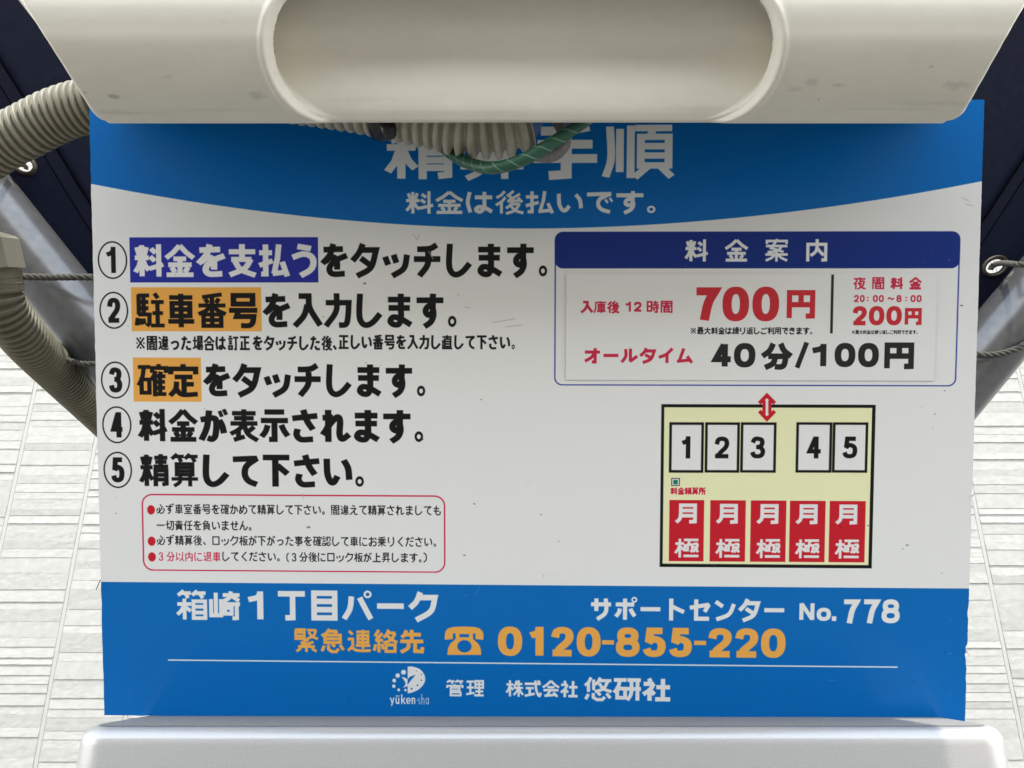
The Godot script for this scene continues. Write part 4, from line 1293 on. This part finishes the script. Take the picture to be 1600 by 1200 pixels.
	ink(im, [scaled(PackedVector2Array([Vector2(491.3, 921.6), Vector2(497.0, 922.6), Vector2(501.6, 925.6), Vector2(501.6, 937.1), Vector2(493.2, 939.9), Vector2(497.0, 936.1), Vector2(498.3, 931.9), Vector2(495.3, 926.4)]), k)], WHITE_INK)
	ink(im, [scaled(PackedVector2Array([Vector2(501.6, 925.6), Vector2(505.2, 921.4), Vector2(514.7, 917.7), Vector2(511.2, 922.4), Vector2(507.7, 926.3), Vector2(501.6, 934.6)]), k)], BLUE_INK)
	blob(im, k, 507.3, 911.2, 0.4, 0.4, BLUE_INK)
	blob(im, k, 516.0, 911.8, 0.8, 0.8, BLUE_INK)
	blob(im, k, 524.1, 917.5, 1.0, 1.0, BLUE_INK)
	blob(im, k, 524.0, 927.1, 1.2, 1.2, BLUE_INK)
	blob(im, k, 517.6, 935.5, 1.4, 1.4, BLUE_INK)
	blob(im, k, 508.0, 941.3, 1.6, 1.6, BLUE_INK)
	write(im, k, "y", 472.33, 956.45, 967.13, 0, 7.43, 2.0, WHITE_INK)
	write(im, k, "u", 481.53, 956.35, 967.04, 0, 6.41, 2.0, WHITE_INK)
	write(im, k, "k", 490.73, 956.25, 966.92, 0, 7.44, 2.0, WHITE_INK)
	write(im, k, "e", 498.90, 956.16, 966.83, 0, 7.44, 2.0, WHITE_INK)
	write(im, k, "n", 507.76, 956.06, 966.75, 0, 6.08, 2.0, WHITE_INK)
	write(im, k, "ー", 481.55, 950.74, 956.74, 0, 6.47, 1.5, WHITE_INK)
	write(im, k, "s", 518.65, 956.29, 967.00, 0, 3.70, 0.9, WHITE_INK)
	write(im, k, "h", 524.09, 956.23, 966.93, 0, 4.72, 0.9, WHITE_INK)
	write(im, k, "a", 530.90, 956.16, 966.85, 0, 5.06, 0.9, WHITE_INK)
	write(im, k, "ー", 515.57, 957.31, 963.31, 0, 3.06, 0.9, WHITE_INK)
	ink(im, [scaled(PackedVector2Array([Vector2(562.5, 851.4), Vector2(563.6, 845.6), Vector2(567.7, 840.8), Vector2(575.5, 838.1), Vector2(593.7, 837.2), Vector2(611.9, 837.8), Vector2(619.7, 840.4), Vector2(624.1, 845.1), Vector2(625.4, 850.9), Vector2(625.2, 859.1), Vector2(612.4, 857.9), Vector2(612.4, 851.0), Vector2(608.8, 850.5), Vector2(608.3, 856.8), Vector2(610.9, 860.0), Vector2(617.1, 865.2), Vector2(620.8, 872.6), Vector2(621.8, 884.0), Vector2(566.6, 884.5), Vector2(567.6, 873.1), Vector2(571.3, 865.7), Vector2(577.6, 860.3), Vector2(580.2, 857.1), Vector2(579.7, 850.8), Vector2(576.0, 851.3), Vector2(575.8, 858.2), Vector2(562.5, 859.6)]), k)], ORANGE_INK)
	ink(im, [scaled(PackedVector2Array([Vector2(575.8, 848.7), Vector2(579.7, 848.6), Vector2(580.2, 857.1), Vector2(575.8, 858.7)]), k)], BLUE_INK)
	ink(im, [scaled(PackedVector2Array([Vector2(608.5, 848.4), Vector2(612.4, 848.3), Vector2(612.4, 858.1), Vector2(608.3, 856.8)]), k)], BLUE_INK)
	ink(im, [scaled(PackedVector2Array([Vector2(586.4, 849.9), Vector2(602.0, 849.8), Vector2(602.0, 854.8), Vector2(586.4, 854.9)]), k)], BLUE_INK)
	blob(im, k, 594.5, 869.9, 11.6, 10.2, BLUE_INK)
	return im

# the price list stuck over the frame
func print_sticker() -> Image:
	var k := 1280.0 / 580.3
	var st := Image.create(1280, 370, false, Image.FORMAT_RGBA8)
	st.fill(PAPER)
	write(st, k, "入庫後", 23.2, 42.9, 61.6, 20.94, 19.0, 4.05, CRIMSON_INK)
	write(st, k, "1", 94.7, 43.9, 59.5, 0.00, 7.7, 3.33, CRIMSON_INK)
	write(st, k, "2", 106.8, 43.9, 59.5, 0.00, 12.6, 3.63, CRIMSON_INK)
	write(st, k, "時間", 127.5, 42.3, 61.3, 21.48, 19.2, 4.03, CRIMSON_INK)
	write(st, k, "7", 201.5, 21.2, 73.6, 0.00, 39.2, 12.57, RED_INK, 1.15)
	write(st, k, "00", 246.3, 20.2, 74.5, 46.97, 41.7, 11.54, RED_INK, 1.25)
	write(st, k, "円", 347.7, 25.7, 69.4, 0.00, 43.0, 8.21, RED_INK)
	write(st, k, "※最大料金は繰り返しご利用できます。", 196.0, 83.9, 95.0, 11.06, 10.4, 1.86, BLACK_INK)
	write(st, k, "オールタイム", 29.4, 116.7, 140.8, 29.17, 25.5, 4.96, CRIMSON_INK)
	write(st, k, "4", 229.9, 109.2, 147.1, 0.00, 31.8, 9.38, BLACK_INK)
	write(st, k, "0", 265.6, 108.8, 147.3, 0.00, 33.7, 9.37, BLACK_INK, 1.10)
	write(st, k, "分", 309.0, 108.8, 148.7, 0.00, 47.8, 9.65, BLACK_INK)
	write(st, k, "/", 360.2, 109.2, 146.1, 0.00, 24.1, 7.53, BLACK_INK)
	write(st, k, "1", 389.9, 109.5, 146.0, 0.00, 20.6, 8.83, BLACK_INK, 1.06)
	write(st, k, "00", 423.5, 108.3, 146.5, 36.75, 32.4, 9.31, BLACK_INK, 1.10)
	write(st, k, "円", 502.1, 108.2, 148.1, 0.00, 44.5, 8.79, BLACK_INK)
	bar(st, k, 415.6, 1.2, 419.7, 93.5, BLACK_INK)
	write(st, k, "夜間料金", 450.4, 5.4, 24.2, 28.87, 19.2, 3.98, CRIMSON_INK)
	write(st, k, "2", 451.5, 33.2, 44.2, 0.00, 8.0, 2.40, CRIMSON_INK)
	write(st, k, "0", 460.9, 33.2, 44.2, 0.00, 7.5, 2.39, CRIMSON_INK)
	write(st, k, "0", 481.2, 33.2, 44.2, 0.00, 7.7, 2.39, CRIMSON_INK)
	write(st, k, "0", 490.4, 33.2, 44.2, 0.00, 7.8, 2.39, CRIMSON_INK)
	write(st, k, "8", 517.8, 33.2, 44.2, 0.00, 8.0, 2.39, CRIMSON_INK)
	write(st, k, "0", 539.7, 33.2, 44.2, 0.00, 8.0, 2.39, CRIMSON_INK)
	write(st, k, "0", 549.1, 33.2, 44.2, 0.00, 7.8, 2.39, CRIMSON_INK)
	write(st, k, "：", 468.4, 33.2, 44.7, 0.00, 9.5, 2.59, CRIMSON_INK)
	write(st, k, "〜", 503.8, 33.2, 44.2, 0.00, 10.5, 2.39, CRIMSON_INK)
	write(st, k, "：", 528.2, 33.2, 44.7, 0.00, 9.5, 2.59, CRIMSON_INK)
	write(st, k, "2", 449.9, 50.7, 80.7, 0.00, 22.7, 6.99, RED_INK, 1.10)
	write(st, k, "00", 475.6, 50.5, 80.5, 27.13, 24.1, 6.98, RED_INK, 1.10)
	write(st, k, "円", 532.2, 53.9, 79.3, 0.00, 24.9, 5.38, RED_INK)
	write(st, k, "※最大料金は繰り返しご利用できます。", 449.2, 88.2, 94.4, 5.94, 5.6, 1.00, BLACK_INK)
	return st
